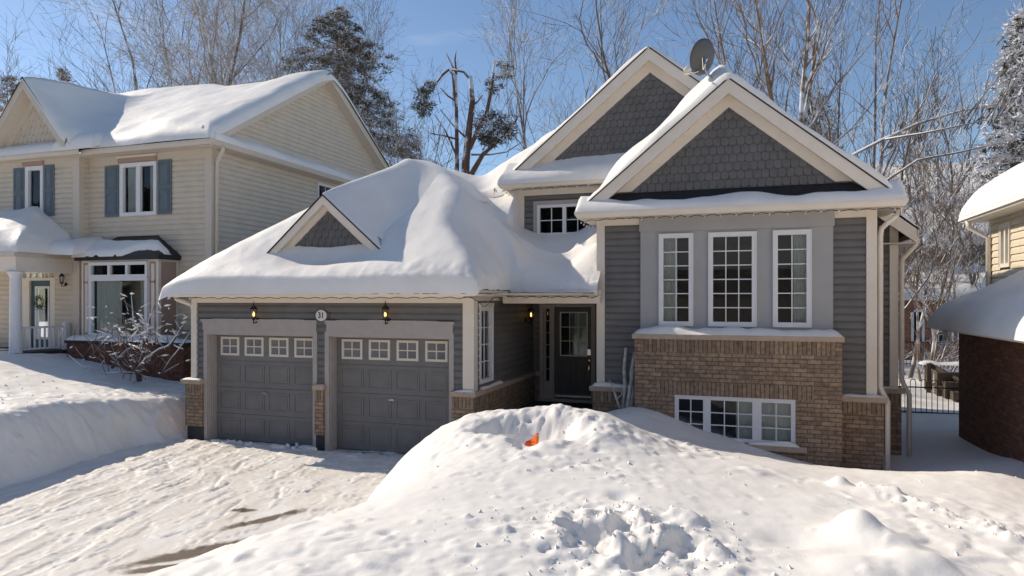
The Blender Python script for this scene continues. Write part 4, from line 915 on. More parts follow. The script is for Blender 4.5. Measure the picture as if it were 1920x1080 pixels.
gable_front(LH, LS, 13.7, gax, gaz, gsl, (gaz - LZE - .25) / gsl, (gaz - LZE - .25) / gsl, LZE + .2, frieze=.2, fh=.2, wallmat='beige', trim='beiget', sw=.17, sh=.2)
xs = spaced(LXL, LXR + .42, .04, .1, .6); ys = spaced(13.66, 24.6, .035, .1, .7); X, Y = np.meshgrid(xs, ys)
A = lmain(X, Y); B = np.where(np.abs(X - gax) < 3, lgab(X, Y) - .0, -9)
ecut = 13.66 + .24 * ss(gax + 1.6, gax + 1.9, X) + .2 * ss(gax - 1.6, gax - 1.9, X)
dist = np.minimum(np.minimum(Y - ecut, LXR + .40 - X), 24.6 - Y); s = np.clip(dist / .4, 0, 1)
Zs = smax(smin(A, ridZ - .12 + 0 * X, .5), np.where(np.abs(X - gax) < 2.8, B - .03, -9), .75)
front_thin = ss(0, .9, Y - ecut) * .7 + .3
gabm = ss(.25, .0, A - B)
prof = (1 - (1 - s) ** 2) ** .5
Zs = Zs - .02 + prof * (.38 + .12 * fbm(X, Y, .5, 4, 91) + .01 * fbm(X, Y, 5, 3, 92) - .22 * np.exp(-((X - gax) / 1.1) ** 2 - ((Y - 13.7) / 1.2) ** 2)) - .25 * np.exp(-((X - (gax + 3.4)) / 1.8) ** 2) * ss(16, 19.3, Y)
xm = (xs[:-1] + xs[1:]) / 2; ym = (ys[:-1] + ys[1:]) / 2; XM, YM = np.meshgrid(xm, ym)
hw = (gaz - LZE - .2) / gsl
keep = YM > 13.67 + .23 * ss(gax + 1.6, gax + 1.9, XM) + .2 * ss(gax - 1.6, gax - 1.9, XM)
grid_mesh('roof_snow', xs, ys, Zs, M['roofsnow'], LH, keep)
snow_slab('roof_snow', LH, gax + 1.05, gax + 2.55, 13.70, 14.6, lambda X, Y: LZE - .02 + .5 * (Y - 13.7), .34, r=.26, seed=97, amp=.1, sides='WESN', dense=.03, coarse=.04)
# ledge of snow in front of the small gable and along the side pent
snow_slab('roof_snow', LH, LXL, xst + .38, 13.74, 14.1, lambda X, Y: LZE - .02 + .5 * (Y - 13.74), .2, r=.15, seed=95, amp=.05, sides='SE', dense=.03)
roof_slab(LH, [(LXR, 14.2, LZE + .25), (LXR + .45, 14.0, LZE), (LXR + .45, 24.5, LZE), (LXR, 24.4, LZE + .25)], .03)
snow_slab('roof_snow', LH, LXR + .01, LXR + .47, 14.0, 24.4, lambda X, Y: LZE + .25 - .55 * (X - LXR), .16, r=.13, seed=96, amp=.05, sides='ES', dense=.04)
# side rake fascia boards of the gable end
for (ya, za, yb, zb_) in ((ridY, ridZ, 13.95, ridZ - gs * (ridY - 13.95)), (ridY, ridZ, 24.6, ridZ - gs * 5.3)):
    mb = MB(); p = [(LXR + .32, ya, za - .02), (LXR + .32, yb, zb_ - .02), (LXR + .32, yb, zb_ - .27), (LXR + .32, ya, za - .27)]; mb.prism(p if yb > ya else p[::-1], (.035, 0, 0))
    mb.build('rake_fascia', M['beiget'], LH)
    mb = MB(); p = [(LXR, ya, za - .24), (LXR + .32, ya, za - .24), (LXR + .32, yb, zb_ - .24), (LXR, yb, zb_ - .24)]; mb.prism(p, (0, 0, .02)); mb.build('soffit', M['soffit'], LH)
# bay window
BYY = 13.75; by0, by1 = PY(153, 0, BYY).x, PY(297, 0, BYY).x; bz1 = PY(250, 487, BYY).z; bz0 = PY(250, 636, BYY).z
fBy = front(BYY); bw = (PY(169, 0, BYY).x, PY(278, 0, BYY).x, bz0 + .05, PY(222, 492, BYY).z)
mb = MB(); face_holes(mb, fBy, by0, by1, bz0, bz1, [bw], -.1, 0); mb.box(by1 - .1, by1, BYY + .1, LW, bz0, bz1); mb.box(by0, by0 + .1, BYY + .1, LW, bz0, bz1); mb.build('bay_wall', M['trim'], LH)
zt = PY(222, 520, BYY).z; ztr = bw[3]
W_ = window(LH, fBy, bw[0], bw[1], bw[2], zt, 1, 1, fw=.09, n=.04, curtain=[(bw[0] + .1, bw[0] + .95), (bw[1] - .35, bw[1] - .1)], depth=1.2)
window(LH, fBy, bw[0], bw[1], zt, ztr, 1, 1, fw=.07, n=.045, splits=[(bw[0] + .08 + i * (bw[1] - bw[0] - .16) / 3 + (.04 if i else 0), bw[0] + .08 + (i + 1) * (bw[1] - bw[0] - .16) / 3 - (.04 if i < 2 else 0), 1) for i in range(3)])
for (a, b) in ((PY(157, 0, BYY).x, PY(167, 0, BYY).x), (PY(281, 0, BYY).x, PY(292, 0, BYY).x)):
    mb = MB(); zz = zt - .15
    for q in ((a, b, ztr - .05, ztr), (a, b, zz, zz + .05), (a, b, bz0 + .1, bz0 + .15), (a, a + .035, bz0 + .15, ztr - .05), (b - .035, b, bz0 + .15, ztr - .05)): fBy.box(mb, q[0], q[1], 0, .015, q[2], q[3])
    mb.build('bay_panel', M['tan'], LH)
mb = MB(); east(by1).box(mb, BYY + .08, LW - .08, 0, .012, bz0 + .1, ztr); mb.build('bay_panel', M['tan'], LH)
rz0, rz1 = bz1, PY(290, 441, LW).z
mb = MB(); o_ = .12; a0, a1, b0, b1 = by0 - o_, by1 + o_, PY(222, 0, LW).x, PY(297, 0, LW).x
mb.add([(a0, BYY - o_, rz0 + .12), (a1, BYY - o_, rz0 + .12), (a1, LW, rz0 + .12), (a0, LW, rz0 + .12), (b0, LW, rz1), (b1, LW, rz1)], [(0, 1, 5, 4), (1, 2, 5), (0, 4, 3)])
mb.box(a0, a1, BYY - o_, LW, rz0, rz0 + .12); mb.build('bay_roof', M['metalroof'], LH)
def bayr(X, Y): return np.minimum(rz0 + .12 + (rz1 - rz0 - .12) * (Y - BYY + o_) / (LW - BYY + o_), np.minimum(rz0 + .12 + (rz1 - rz0 - .12) * (X - a0) / (b0 - a0), rz0 + .12 + (rz1 - rz0 - .12) * (a1 - X) / (a1 - b1)))
xs = np.arange(a0 - .06, a1 + .03, .04); ys = np.arange(BYY - o_ - .06, LW - .1, .03); X, Y = np.meshgrid(xs, ys)
top_ = BYY + .28 + .1 * ss(b1, a0, X) + .08 * fbm(X, 0 * Y, 1.3, 3, 101); bot_ = BYY - o_ - .05 + .22 * ss(by0 + 1.5, by0 + 1.9, X) + .05 * fbm(X, 0 * Y, 4, 3, 102)
d = np.minimum(np.minimum(X - xs[0], xs[-1] - X), np.minimum(Y - bot_, top_ - Y)); s = np.clip(d / .12, 0, 1)
grid_mesh('roof_snow', xs, ys, bayr(X, Y) + .01 + (1 - (1 - s) ** 2) ** .5 * .13, M['roofsnow'], LH, (d[:-1, :-1] > 0) | (d[1:, 1:] > 0) | (d[1:, :-1] > 0))
# brick base with snowy ledge
mb = MB(); mb.box(PY(122, 0, 13.4).x, LXR, 13.45, LW, .2, bz0 - .12); mb.build('brick_wall', M['redbrick'], LH)
mb = MB(); mb.box(PY(122, 0, 13.4).x - .03, LXR + .04, 13.4, LW, bz0 - .12, bz0 - .04); mb.build('stone_cap', M['found'], LH)
little_snow('ledge_snow', LH, front(BYY), PY(122, 0, 13.4).x - .02, LXR + .03, 0, .36, bz0 - .04, .13, 21)
bricks(LH, 'brick_wall', [(LXR, LXR + .06, LW, 24.2, .2, bz0 - .12)], 'redbrick')
# porch
pxr = -17.46; pyf = 12.53; pz0, pz1 = PY(30, 508, pyf).z, PY(30, 481, pyf).z
mb = MB(); mb.box(-22, pxr, pyf, pyf + .2, pz0, pz1); mb.box(pxr - .2, pxr, pyf + .2, LS, pz0 + .0, pz1); mb.build('porch_beam', M['trim'], LH)
mb = MB(); mb.box(-22, pxr + .06, pyf - .08, LS, pz1, pz1 + .14); mb.build('gutter', M['beiget'], LH)
mb = MB(); mb.box(-22, pxr, pyf, LS, 1.35, 1.5); mb.build('porch_floor', M['found'], LH)
roof_slab(LH, [(-22, pyf, pz1 + .15), (pxr + .1, pyf, pz1 + .15), (pxr - .7, LS, pz1 + .9), (-22, LS, pz1 + .9)], .03)
def porchr(X, Y): return np.minimum(pz1 + .14 + .5 * (Y - pyf), pz1 + .14 + .55 * (pxr + .1 - X))
snow_slab('roof_snow', LH, -22, pxr + .14, pyf - .08, LS, porchr, .5, r=.5, seed=111, amp=.08, sides='SE', dense=.04, Tf=lambda X, Y: .42 + .2 * ss(-17.6, -18.8, X))
snow_slab('roof_snow', LH, pxr + .0, by0 + .3, 13.25, LS + .2, lambda X, Y: pz1 + .12 + .2 * (Y - 13.3) - .05 * (X - pxr), .28, r=.4, seed=112, amp=.1, sides='SE', dense=.04)
mb = MB(); cx, cy = -17.62, pyf + .12; zb_ = 1.4
mb.lathe((cx, cy, zb_), [(.17, 0), (.17, .08), (.15, .12), (.145, .2), (.13, pz0 - zb_ - .2), (.125, pz0 - zb_ - .16), (.15, pz0 - zb_ - .13), (.15, pz0 - zb_ - .08), (.19, pz0 - zb_ - .05), (.19, pz0 - zb_)], 24); mb.build('porch_column', M['white'], LH, True)
mb = MB(); rr = east(pxr - .12); ra, rb = pyf + .25, 14.0; zr = PX(70, 614, pxr - .12).z
rr.box(mb, ra, rb, -.03, .03, zr - .02, zr + .03); rr.box(mb, ra, rb, -.02, .02, 1.55, 1.6)
k = 9
for i in range(k): y = ra + (rb - ra) * (i + .5) / k; rr.box(mb, y - .02, y + .02, -.015, .015, 1.6, zr - .02)
rr.box(mb, rb - .07, rb + .07, -.07, .07, 1.4, zr + .1); mb.build('railing', M['white'], LH)
# door
fl = fL2; d0, d1 = PY(56, 0, LS).x, PY(95, 0, LS).x; dz0, dz1 = 1.5, PY(78, 526, LS).z
mb = MB(); face_holes(mb, fl, PY(40, 0, LS).x, PY(104, 0, LS).x, 1.4, PY(78, 509, LS).z, [(d0, d1, dz0, dz1), (PY(43, 0, LS).x, PY(103, 0, LS).x, dz1 + .08, PY(78, 512, LS).z)], -.1, .02); mb.build('door_frame', M['trim'], LH)
mb = MB(); g_ = (PY(64, 0, LS).x, PY(91, 0, LS).x, dz0 + .25, dz1 - .16); face_holes(mb, fl, d0, d1, dz0, dz1, [g_], -.08, -.04); ld = mb.build('front_door', M['teal'], LH)
mb = MB(); face_holes(mb, fl, g_[0], g_[1], g_[2], g_[3], [(g_[0] + .06, g_[1] - .06, g_[2] + .06, g_[3] - .06)], -.05, -.02); mb.build('door_trim', M['white'], ld)
mb = MB(); fl.box(mb, g_[0], g_[1], -.07, -.06, g_[2], g_[3]); mb.build('pane', M['glass'], ld)
mb = MB(); fl.box(mb, d0, d1, -.5, -.45, dz0, PY(78, 509, LS).z); mb.build('interior', M['dark'], ld)
tx0, tx1, tz0, tz1 = PY(43, 0, LS).x, PY(103, 0, LS).x, dz1 + .08, PY(78, 512, LS).z
mb = MB(); fl.box(mb, tx0, tx1, -.07, -.06, tz0, tz1); mb.build('pane', M['glass'], LH)
mb = MB()
for i in range(1, 5): u = tx0 + (tx1 - tx0) * i / 5; fl.box(mb, u - .015, u + .015, -.06, .0, tz0, tz1)
mb.build('muntin', M['trim'], LH)
# wreath
c = PY(77, 567, LS - .0); wr = MB(); rnd = random.Random(4)
for i in range(420):
    a = rnd.uniform(0, 2 * math.pi); q = rnd.gauss(0, .035); p = Vector((c.x + (.15 + q) * math.cos(a), LS - .02 - rnd.uniform(0, .07), c.z + (.15 + q) * math.sin(a)))
    d = Vector((rnd.gauss(0, 1), rnd.gauss(0, .6), rnd.gauss(0, 1))).normalized() * .05; n_ = d.cross(Vector((rnd.gauss(0, 1), 1, 0))).normalized() * .008
    wr.add([p - n_, p + n_, p + d], [(0, 1, 2)])
tag(wr.build('wreath', M['green']), 'round evergreen wreath hung on the teal front door', 'wreath')
lp = PY(123, 523, LS - .02)
lantern((PY(124, 0, LS - .02).x, LS - .02, PY(124, 533, LS).z), 'unlit black coach lantern right of the teal front door on the beige house', lit=False)
# ================================================================== RIGHT NEIGHBOUR
RH = thing('neighbour_house', (5, 13, 0), 'pale yellow sided house with icicles and a dark brick garage, at the right edge', 'house')
rx0, ry1 = 4.13, 15.9; zre = PY(1748, 607, 16.1).z
mb = MB(); mb.box(rx0, rx0 + .2, 6, ry1, -.3, zre + .1); mb.box(rx0 + .2, 5.2, ry1 - .2, ry1, -.3, zre + .1); mb.box(rx0 + .2, 9, 6, 6.2, -.3, zre + .1); mb.build('brick_wall', M['redbrick'], RH)
def rg(X, Y): return np.minimum(zre - .05 + .62 * (X - 3.68), zre - .05 + .62 * (16.25 - Y))
gutter_mb(west(3.80), 5.6, 16.13, zre, 0, c1=1).build('gutter', M['trim'], RH); gutter_mb(FR((0, 16.13, 0), (1, 0, 0), (0, 1, 0)), 3.8, 5.2, zre, 0, c0=1).build('gutter', M['trim'], RH)
mb = MB(); mb.box(3.8, rx0, 5.6, 16.13, zre - .12, zre - .1); mb.build('soffit', M['soffit'], RH)
roof_slab(RH, [(3.7, 5.6, zre), (3.7, 16.2, zre), (9.5, 10.4, zre + 3.6), (9.5, 5.6, zre + 3.6)][::-1], .05); roof_slab(RH, [(3.7, 16.2, zre), (9.5, 16.2, zre), (9.5, 10.4, zre + 3.6)][::-1], .05)
snow_slab('roof_snow', RH, 3.64, 8.5, 5.6, 16.28, rg, .34, r=.36, seed=121, amp=.05, sides='WSN', coarse=.12)
ux = 5.0; uy1 = 17.0; uze = PX(1825, 403, 4.65).z
uf = west(ux); ww = (PX(1897, 0, ux).y, PX(1878, 0, ux).y, PX(1888, 500, ux).z, PX(1888, 420, ux).z)
mb = MB(); lap(mb, uf, 6, uy1, 1.5, uze - .1, [ww], e=.14); lap(mb, FR((0, uy1, 0), (1, 0, 0), (0, 1, 0)), ux, 11, 0, uze - .1, e=.14); mb.build('siding', M['yell'], RH)
window(RH, uf, *ww, 1, 1, fw=.07, n=.04, splits=[(ww[0] + .08, (ww[0] + ww[1]) / 2 - .04, 1), ((ww[0] + ww[1]) / 2 + .04, ww[1] - .08, 1)], curtain=[(ww[0] + .1, ww[1] - .1)], frame='cream')
mb = MB(); mb.box(ux - .03, ux + .05, uy1 - .1, uy1 + .03, 1.5, uze - .1); mb.build('corner_post', M['cream'], RH)
gutter_mb(west(4.62), 5.6, 17.3, uze, 0, h=.13).build('gutter', M['trim'], RH)
mb = MB(); mb.box(4.62, ux, 5.6, 17.3, uze - .13, uze - .11); mb.build('soffit', M['trim'], RH)
roof_slab(RH, [(4.6, 5.6, uze), (4.6, 17.35, uze), (10.5, 11.5, uze + 3.9), (10.5, 5.6, uze + 3.9)][::-1], .05)
snow_slab('roof_snow', RH, 4.50, 10.5, 5.6, 17.4, lambda X, Y: np.minimum(uze - .05 + .66 * (X - 4.55), uze - .05 + .66 * (17.35 - Y)), .5, r=.42, seed=131, amp=.08, sides='WSN', coarse=.12)
mb = MB(); mb.tube([(4.58, 17.0, uze - .1), (4.6, 17.0, uze - .25), (ux - .07, 16.9, uze - .5), (ux - .07, 16.9, 1.5)], .05, 8); mb.build('downspout', M['trim'], RH, True)
def icicles(y0, y1, x, z, n, ln, label, seed):
    rnd = random.Random(seed); mb = MB(); ys_ = sorted(rnd.uniform(y0, y1) for _ in range(n))
    for y in ys_: l = ln * rnd.uniform(.25, 1); mb.tube([(x, y, z + .01), (x, y, z - l * .4), (x + .005, y, z - l)], [.016, .01, .001], 5)
    tag(mb.build('icicles', M['ice'], None, True), label, 'icicles')
icicles(11.9, 13.6, 4.5, uze - .12, 22, .6, 'row of long icicles hanging from the upper eave of the pale yellow house', 3)
icicles(14.7, 15.3, 3.69, zre - .11, 9, .45, 'short cluster of icicles hanging from the dark brick garage eave', 5)
# ================================================================== BACKGROUND HOUSES, FENCES
BG = thing('distant_house', (9, 36, .5), 'brown sided house with orange brick ground floor seen between the houses on the right', 'house')
def bgp(px, py, Y): return PY(px, py, Y)
Yb = 36.0
a, b = bgp(1690, 0, Yb).x - 2, bgp(1870, 0, Yb).x + 1; ze = bgp(1760, 462, Yb).z; zl = bgp(1760, 520, Yb).z
mb = MB(); lap(mb, front(Yb), a, b, zl - 1, ze, e=.16); mb.build('siding', mat('brown_siding', (.30, .23, .17), .7), BG)
mb = MB(); mb.box(a - .5, b + .5, Yb - .4, Yb, ze, ze + .12); mb.build('soffit', M['trim'], BG)
snow_slab('roof_snow', BG, a - .5, b + .5, Yb - .5, Yb + 8, lambda X, Y: ze + .1 + .55 * (Y - Yb + .5), .5, r=.6, seed=141, amp=.15, sides='WES', dense=.1, coarse=.3)
yl = Yb - 2.5; zlw = bgp(1760, 563, yl).z; zl2 = bgp(1760, 520, Yb).z
mb = MB(); mb.box(a + .3, b - 1, yl, Yb, .0, zlw); mb.build('brick_wall', M['orbrick'], BG)
snow_slab('roof_snow', BG, a, b - .6, yl - .3, Yb, lambda X, Y: zlw + .4 * (Y - yl + .3), .45, r=.5, seed=142, amp=.1, sides='WES', dense=.1, coarse=.3)
fb = front(yl)
for (q0, q1, za, zb_) in ((1713, 1728, 640, 585), (1760, 1782, 640, 580), (1800, 1830, 640, 580)):
    u0, u1 = bgp(q0, 0, yl).x, bgp(q1, 0, yl).x; mb = MB(); z0, z1 = bgp(q0, za, yl).z, bgp(q0, zb_, yl).z
    for q in ((u0 - .1, u0, z0, z1), (u1, u1 + .1, z0, z1), (u0, u1, z1, z1 + .1), (u0, u1, z0 - .1, z0)): fb.box(mb, q[0], q[1], 0, .06, q[2], q[3])
    w_ = mb.build('window', M['white'], BG); mb = MB(); fb.box(mb, u0, u1, .0, .01, z0, z1); mb.build('pane', M['dark'], w_)
u0, u1 = bgp(1683, 0, Yb).x, bgp(1692, 0, Yb).x; mb = MB(); front(Yb).box(mb, u0, u1, .02, .06, bgp(0, 520, Yb).z * 0 + ze - 2.0, ze - .6); mb.build('window', M['white'], BG)
BG2 = thing('distant_house', (17, 46, .5), 'far house with a deep snow roof and dark chimney above the pale yellow house', 'house')
Yc = 44; za = bgp(1790, 440, Yc).z; xa, xb = bgp(1715, 0, Yc).x, bgp(1990, 0, Yc).x
mb = MB(); mb.box(xa, xb, Yc, Yc + 8, 0, za); mb.build('wall', M['tan'], BG2)
snow_slab('roof_snow', BG2, xa - .5, xb, Yc - .5, Yc + 6, lambda X, Y: np.minimum(za + .62 * (Y - Yc + .5), za + .62 * (X - xa + .5)), .5, r=.6, seed=151, amp=.2, sides='WES', dense=.12, coarse=.35)
mb = MB(); cc = bgp(1795, 372, Yc + 4); mb.box(cc.x - .5, cc.x + .6, Yc + 4, Yc + 4.8, cc.z - 1.5, cc.z + .35); mb.build('chimney', M['found'], BG2)
# black metal fence across the side yard
def fence(name, p0, p1, z0, h, step, hoops, label):
    p0, p1 = Vector(p0), Vector(p1); t = thing(name, (p0.x, p0.y, z0), label, 'fence'); n = int((p1 - p0).length / step); mb = MB()
    for r_ in (.12, h - .22): mb.tube([p0 + Vector((0, 0, z0 + r_)), p1 + Vector((0, 0, z0 + r_))], .016, 4)
    mb.build('rail', M['black'], t); mb = MB()
    for i in range(n + 1):
        p = p0.lerp(p1, i / n)
        mb.tube([p + Vector((0, 0, z0)), p + Vector((0, 0, z0 + h - (.1 if hoops else 0)))], .009, 4)
        if hoops and i < n and i % 2 == 0:
            q = p0.lerp(p1, (i + 1) / n); c = (p + q) / 2; r = (q - p) / 2
            mb.tube([c + r * math.cos(a) + Vector((0, 0, z0 + h - .1 + r.length * math.sin(a) * 1.2)) for a in [math.pi * k / 8 for k in range(9)]], .009, 4)
    mb.build('pickets', M['black'], t); mb = MB()
    for p in (p0, p1): mb.box(p.x - .03, p.x + .03, p.y - .03, p.y + .03, z0 - .2, z0 + h + .03)
    mb.build('post', M['black'], t)
fence('metal_fence', (2.75, 19, 0), (5.3, 19.0, 0), .0, .95, .115, True, 'low black hoop topped metal fence across the snowy side yard')
fence('metal_fence', (bgp(1688, 0, 29).x - 1, 29, 0), (bgp(1860, 0, 29).x + 2, 29, 0), .35, 1.15, .12, False, 'long black picket fence in front of the orange brick house')
# timber stair post with snow
t = thing('deck_stair', bgp(1780, 765, 22), 'weathered wooden deck steps with a snow capped rail behind the hoop topped fence', 'deck stair')
mb = MB(); c = bgp(1762, 690, 22); mb.box(c.x - .35, c.x - .2, 22, 22.15, .2, c.z + .1); mb.box(c.x + .75, c.x + .9, 22, 22.15, .2, c.z + .1); mb.box(c.x - .4, c.x - .3, 21.6, 21.7, .2, c.z + .15); mb.build('post', M['wood'], t)
mb = MB(); mb.tube([(c.x - .3, 21.8, c.z + .1), (c.x + .9, 20.2, .3)], .07, 6); mb.tube([(c.x - .3, 21.4, c.z - .4), (c.x + .5, 20.0, .2)], .05, 6); mb.build('handrail', M['wood'], t)
little_snow('snow_cap', t, front(22.0), c.x - .5, c.x + 1.0, -.2, .25, c.z + .1, .14, 31)
for i in range(3): mb = MB(); mb.box(c.x - .25 + i * .1, c.x + .6, 21.2 - i * .35, 21.5 - i * .35, .25 + .0, .9 - i * .22); mb.build('step', M['wood'], t)
sh_ = MB(); rnd = random.Random(9)
# ================================================================== GROUND
rbfR = tps([(-3.65, 9, 1.22), (-4.05, 9, 1.04), (-2.4, 9.1, 1.42), (-1.67, 9, 1.32), (-3.0, 9, 1.34), (-4.4, 9, .80), (-4.9, 9, .32), (-5.2, 9, -.1), (-4.9, 10.2, -.1), (-4.4, 10.6, .0),
    (-3.5, 10.6, .75), (-2.4, 10.8, .85), (-3.4, 12.0, .35), (-4.3, 12.2, .1), (-3.4, 14, .3), (-2.6, 11.6, .8), (-4.1, 8, .78), (-4.85, 8, -.05), (-3.2, 7.8, 1.16), (-2, 7.8, 1.15), (-1, 7.8, 1.02),
    (-4.72, 7.2, -.05), (-4.1, 6.6, .50), (-3.2, 6.4, .95), (-2, 6.2, 1.0), (-.8, 6.2, .95), (.4, 6.4, .84), (1.6, 6.4, .84), (3, 6.4, .78), (5, 6.4, .65),
    (-5.4, 5.9, -.05), (-4.8, 5.2, .42), (-4, 4.8, .8), (-2.5, 4.6, .95), (-1, 4.6, .9), (.6, 4.6, .85), (2, 4.6, .8), (4, 4.6, .7), (-5.9, 3.4, -.05), (-4.5, 3, .7), (-2, 3, .8), (0, 3, .75), (3, 3, .6), (6, 3, .5),
    (-4, 0, .3), (0, 0, .3), (4, 0, .3), (-4, -4, 0), (4, -4, 0), (0, -4, 0),
    (-1, 9, 1.02), (0, 9, .86), (1, 9, .76), (2, 9.6, .70), (2.9, 9.9, .72), (3.4, 10, .60), (1.33, 10.5, .52), (5, 9, .5), (7, 9, .4), (4.6, 11.2, .3),
    (-1.3, 11.3, .76), (-.57, 11.3, .575), (.3, 11.3, .45), (1.14, 11.3, .36), (2.2, 11.3, .30), (3.2, 11.3, .28), (-2.0, 12.4, .90), (-1.7, 12.25, .94), (-.98, 12.25, .74), (-.14, 12.25, .47), (.5, 12.25, .3), (1.24, 12.25, .14), (1.9, 12.3, .06), (2.4, 12.7, .02), (2.6, 14, .05), (3.4, 14, .08), (4.1, 12.6, .35), (4.1, 14.5, .15), (3.3, 16, .1), (2.8, 19, .1), (5, 19, .12), (8, 19, .2), (0, 19, .2), (-3, 19, .2), (8, 14, .3)])
rbfL = tps([(-11.1, 7.7, 1.05), (-11.1, 6, 1.1), (-11.0, 3.5, 1.0), (-11.2, 9, 1.0), (-11.6, 10.4, .9), (-12.5, 11.8, .82), (-11.4, 12.3, .72), (-17.5, 12.3, 1.5), (-14, 12.5, .98), (-13.4, 14.2, .88), (-16.4, 13.6, 1.3), (-20, 11, 1.55), (-23, 14, 1.5),
    (-14, 9, 1.12), (-18, 8, 1.4), (-12.5, 5, 1.1), (-16, 4, 1.15), (-11.7, 16, .65), (-11.8, 20, .5), (-11, 0, .8), (-16, 0, .6), (-22, 4, 1.1), (-14, -4, 0), (-22, -4, 0), (-12, 24, .4), (-24, 24, .5), (-17, 20, .7)])
def clods(X, Y, f, seed, sharp=.18):
    """broken crust: cells of random height with sunken joints"""
    x = X * f; y = Y * f; ix = np.floor(x); iy = np.floor(y); b1 = np.full(X.shape, 9.0); b2 = np.full(X.shape, 9.0); hh = np.zeros(X.shape)
    for dx in (-1, 0, 1):
        for dy in (-1, 0, 1):
            cx = ix + dx; cy = iy + dy; jx = cx + _h(cx, cy, seed); jy = cy + _h(cx, cy, seed + 5); d = np.hypot(x - jx, y - jy); v = _h(cx, cy, seed + 9)
            tx = (_h(cx, cy, seed + 13) - .5) * (x - jx) + (_h(cx, cy, seed + 17) - .5) * (y - jy); v = v + .9 * tx
            new = d < b1; b2 = np.where(new, b1, np.minimum(b2, d)); hh = np.where(new, v, hh); b1 = np.where(new, d, b1)
    return (hh - .5) * ss(0, sharp, b2 - b1)
def foot(Y): return -10.25 - .05 * ss(4, 7, Y) - .4 * ss(7, 10, Y) + .06 * ss(10.2, 11.2, Y) + .12 * fbm(Y, 0 * Y, .8, 3, 71)
def px_world(px, py, zz):
    u = (px - 960) / F_PX; t = (ZC - zz) * F_PX / (py - HOR); return t * (-math.sin(TH) + math.cos(TH) * u), t * (math.cos(TH) + math.sin(TH) * u)
bumps = []
def bump(px, py, zz, r, a, ry=None, rot=0): bumps.append((*px_world(px, py, zz), r, ry or r, a, rot))
bump(1605, 990, .9, .20, .20, .20); bump(1660, 1010, .9, .24, .12, .2); bump(1730, 1050, .9, .26, .12, .22); bump(1620, 1060, .9, .3, .08, .3)
bump(1575, 900, .85, .10, .10, .11); bump(1640, 915, .85, .3, .04, .2)
bump(1088, 812, 1.15, .15, .11, .14); bump(1125, 822, 1.15, .22, .05)
bumps.append((-2.55, 8.42, .52, .34, -.85, 0)); bumps.append((-3.05, 8.3, .30, .22, -.22, .4)); bumps.append((-2.0, 8.55, .22, .25, -.18, 0)); bumps.append((-2.44, 7.84, .17, .22, -.20, .2)); bump(1020, 805, 1.25, .20, -.14, .16); bump(1040, 830, 1.1, .2, -.06); bump(930, 800, 1.2, .2, -.10)
bump(1110, 1010, .95, .18, -.15, .3); bump(1160, 1020, .95, .10, .10); bump(1205, 1030, .95, .14, -.20, .26); bump(1265, 1015, .95, .2, -.12); bump(1290, 970, .95, .16, .08); bump(1070, 1050, .95, .16, -.08); bump(1330, 1030, .9, .13, .12); bump(1165, 935, .95, .12, -.08); bump(1105, 955, .95, .08, -.06); bump(1140, 980, .95, .1, .07); bump(1200, 975, .95, .12, .09)
bump(1480, 1010, .85, .22, -.08); bump(725, 1000, .95, .06, -.05); bump(620, 1030, .8, .05, -.04)
rb = random.Random(12)
def lump_field(n, c, spread, rmin, rmax, amp):
    for _ in range(n):
        x = c[0] + rb.gauss(0, spread[0]); y = c[1] + rb.gauss(0, spread[1]); r = rb.uniform(rmin, rmax); bumps.append((x, y, r, r * rb.uniform(.6, 1.5), amp * rb.choice((1, 1, -1)) * rb.uniform(.4, 1) * r / rmax, rb.uniform(0, 3)))
lump_field(150, px_world(1180, 1010, .95), (.42, .30), .03, .10, .05)
lump_field(60, px_world(1060, 850, 1.1), (.9, .35), .03, .07, .035)
lump_field(45, px_world(1280, 830, 1.0), (.35, .3), .03, .08, .05)
lump_field(90, px_world(850, 1010, .95), (.9, .7), .015, .04, .03)
lump_field(70, px_world(1200, 900, .95), (1.1, .5), .015, .035, .025)
for k in range(150):
    s = k / 150; X_, Y_ = px_world(1600 + 320 * s, 900 + 115 * s, .82); r = rb.uniform(.015, .05); bumps.append((X_ + rb.gauss(0, .07), Y_ + rb.gauss(0, .06), r, r, rb.uniform(.01, .03), 0))
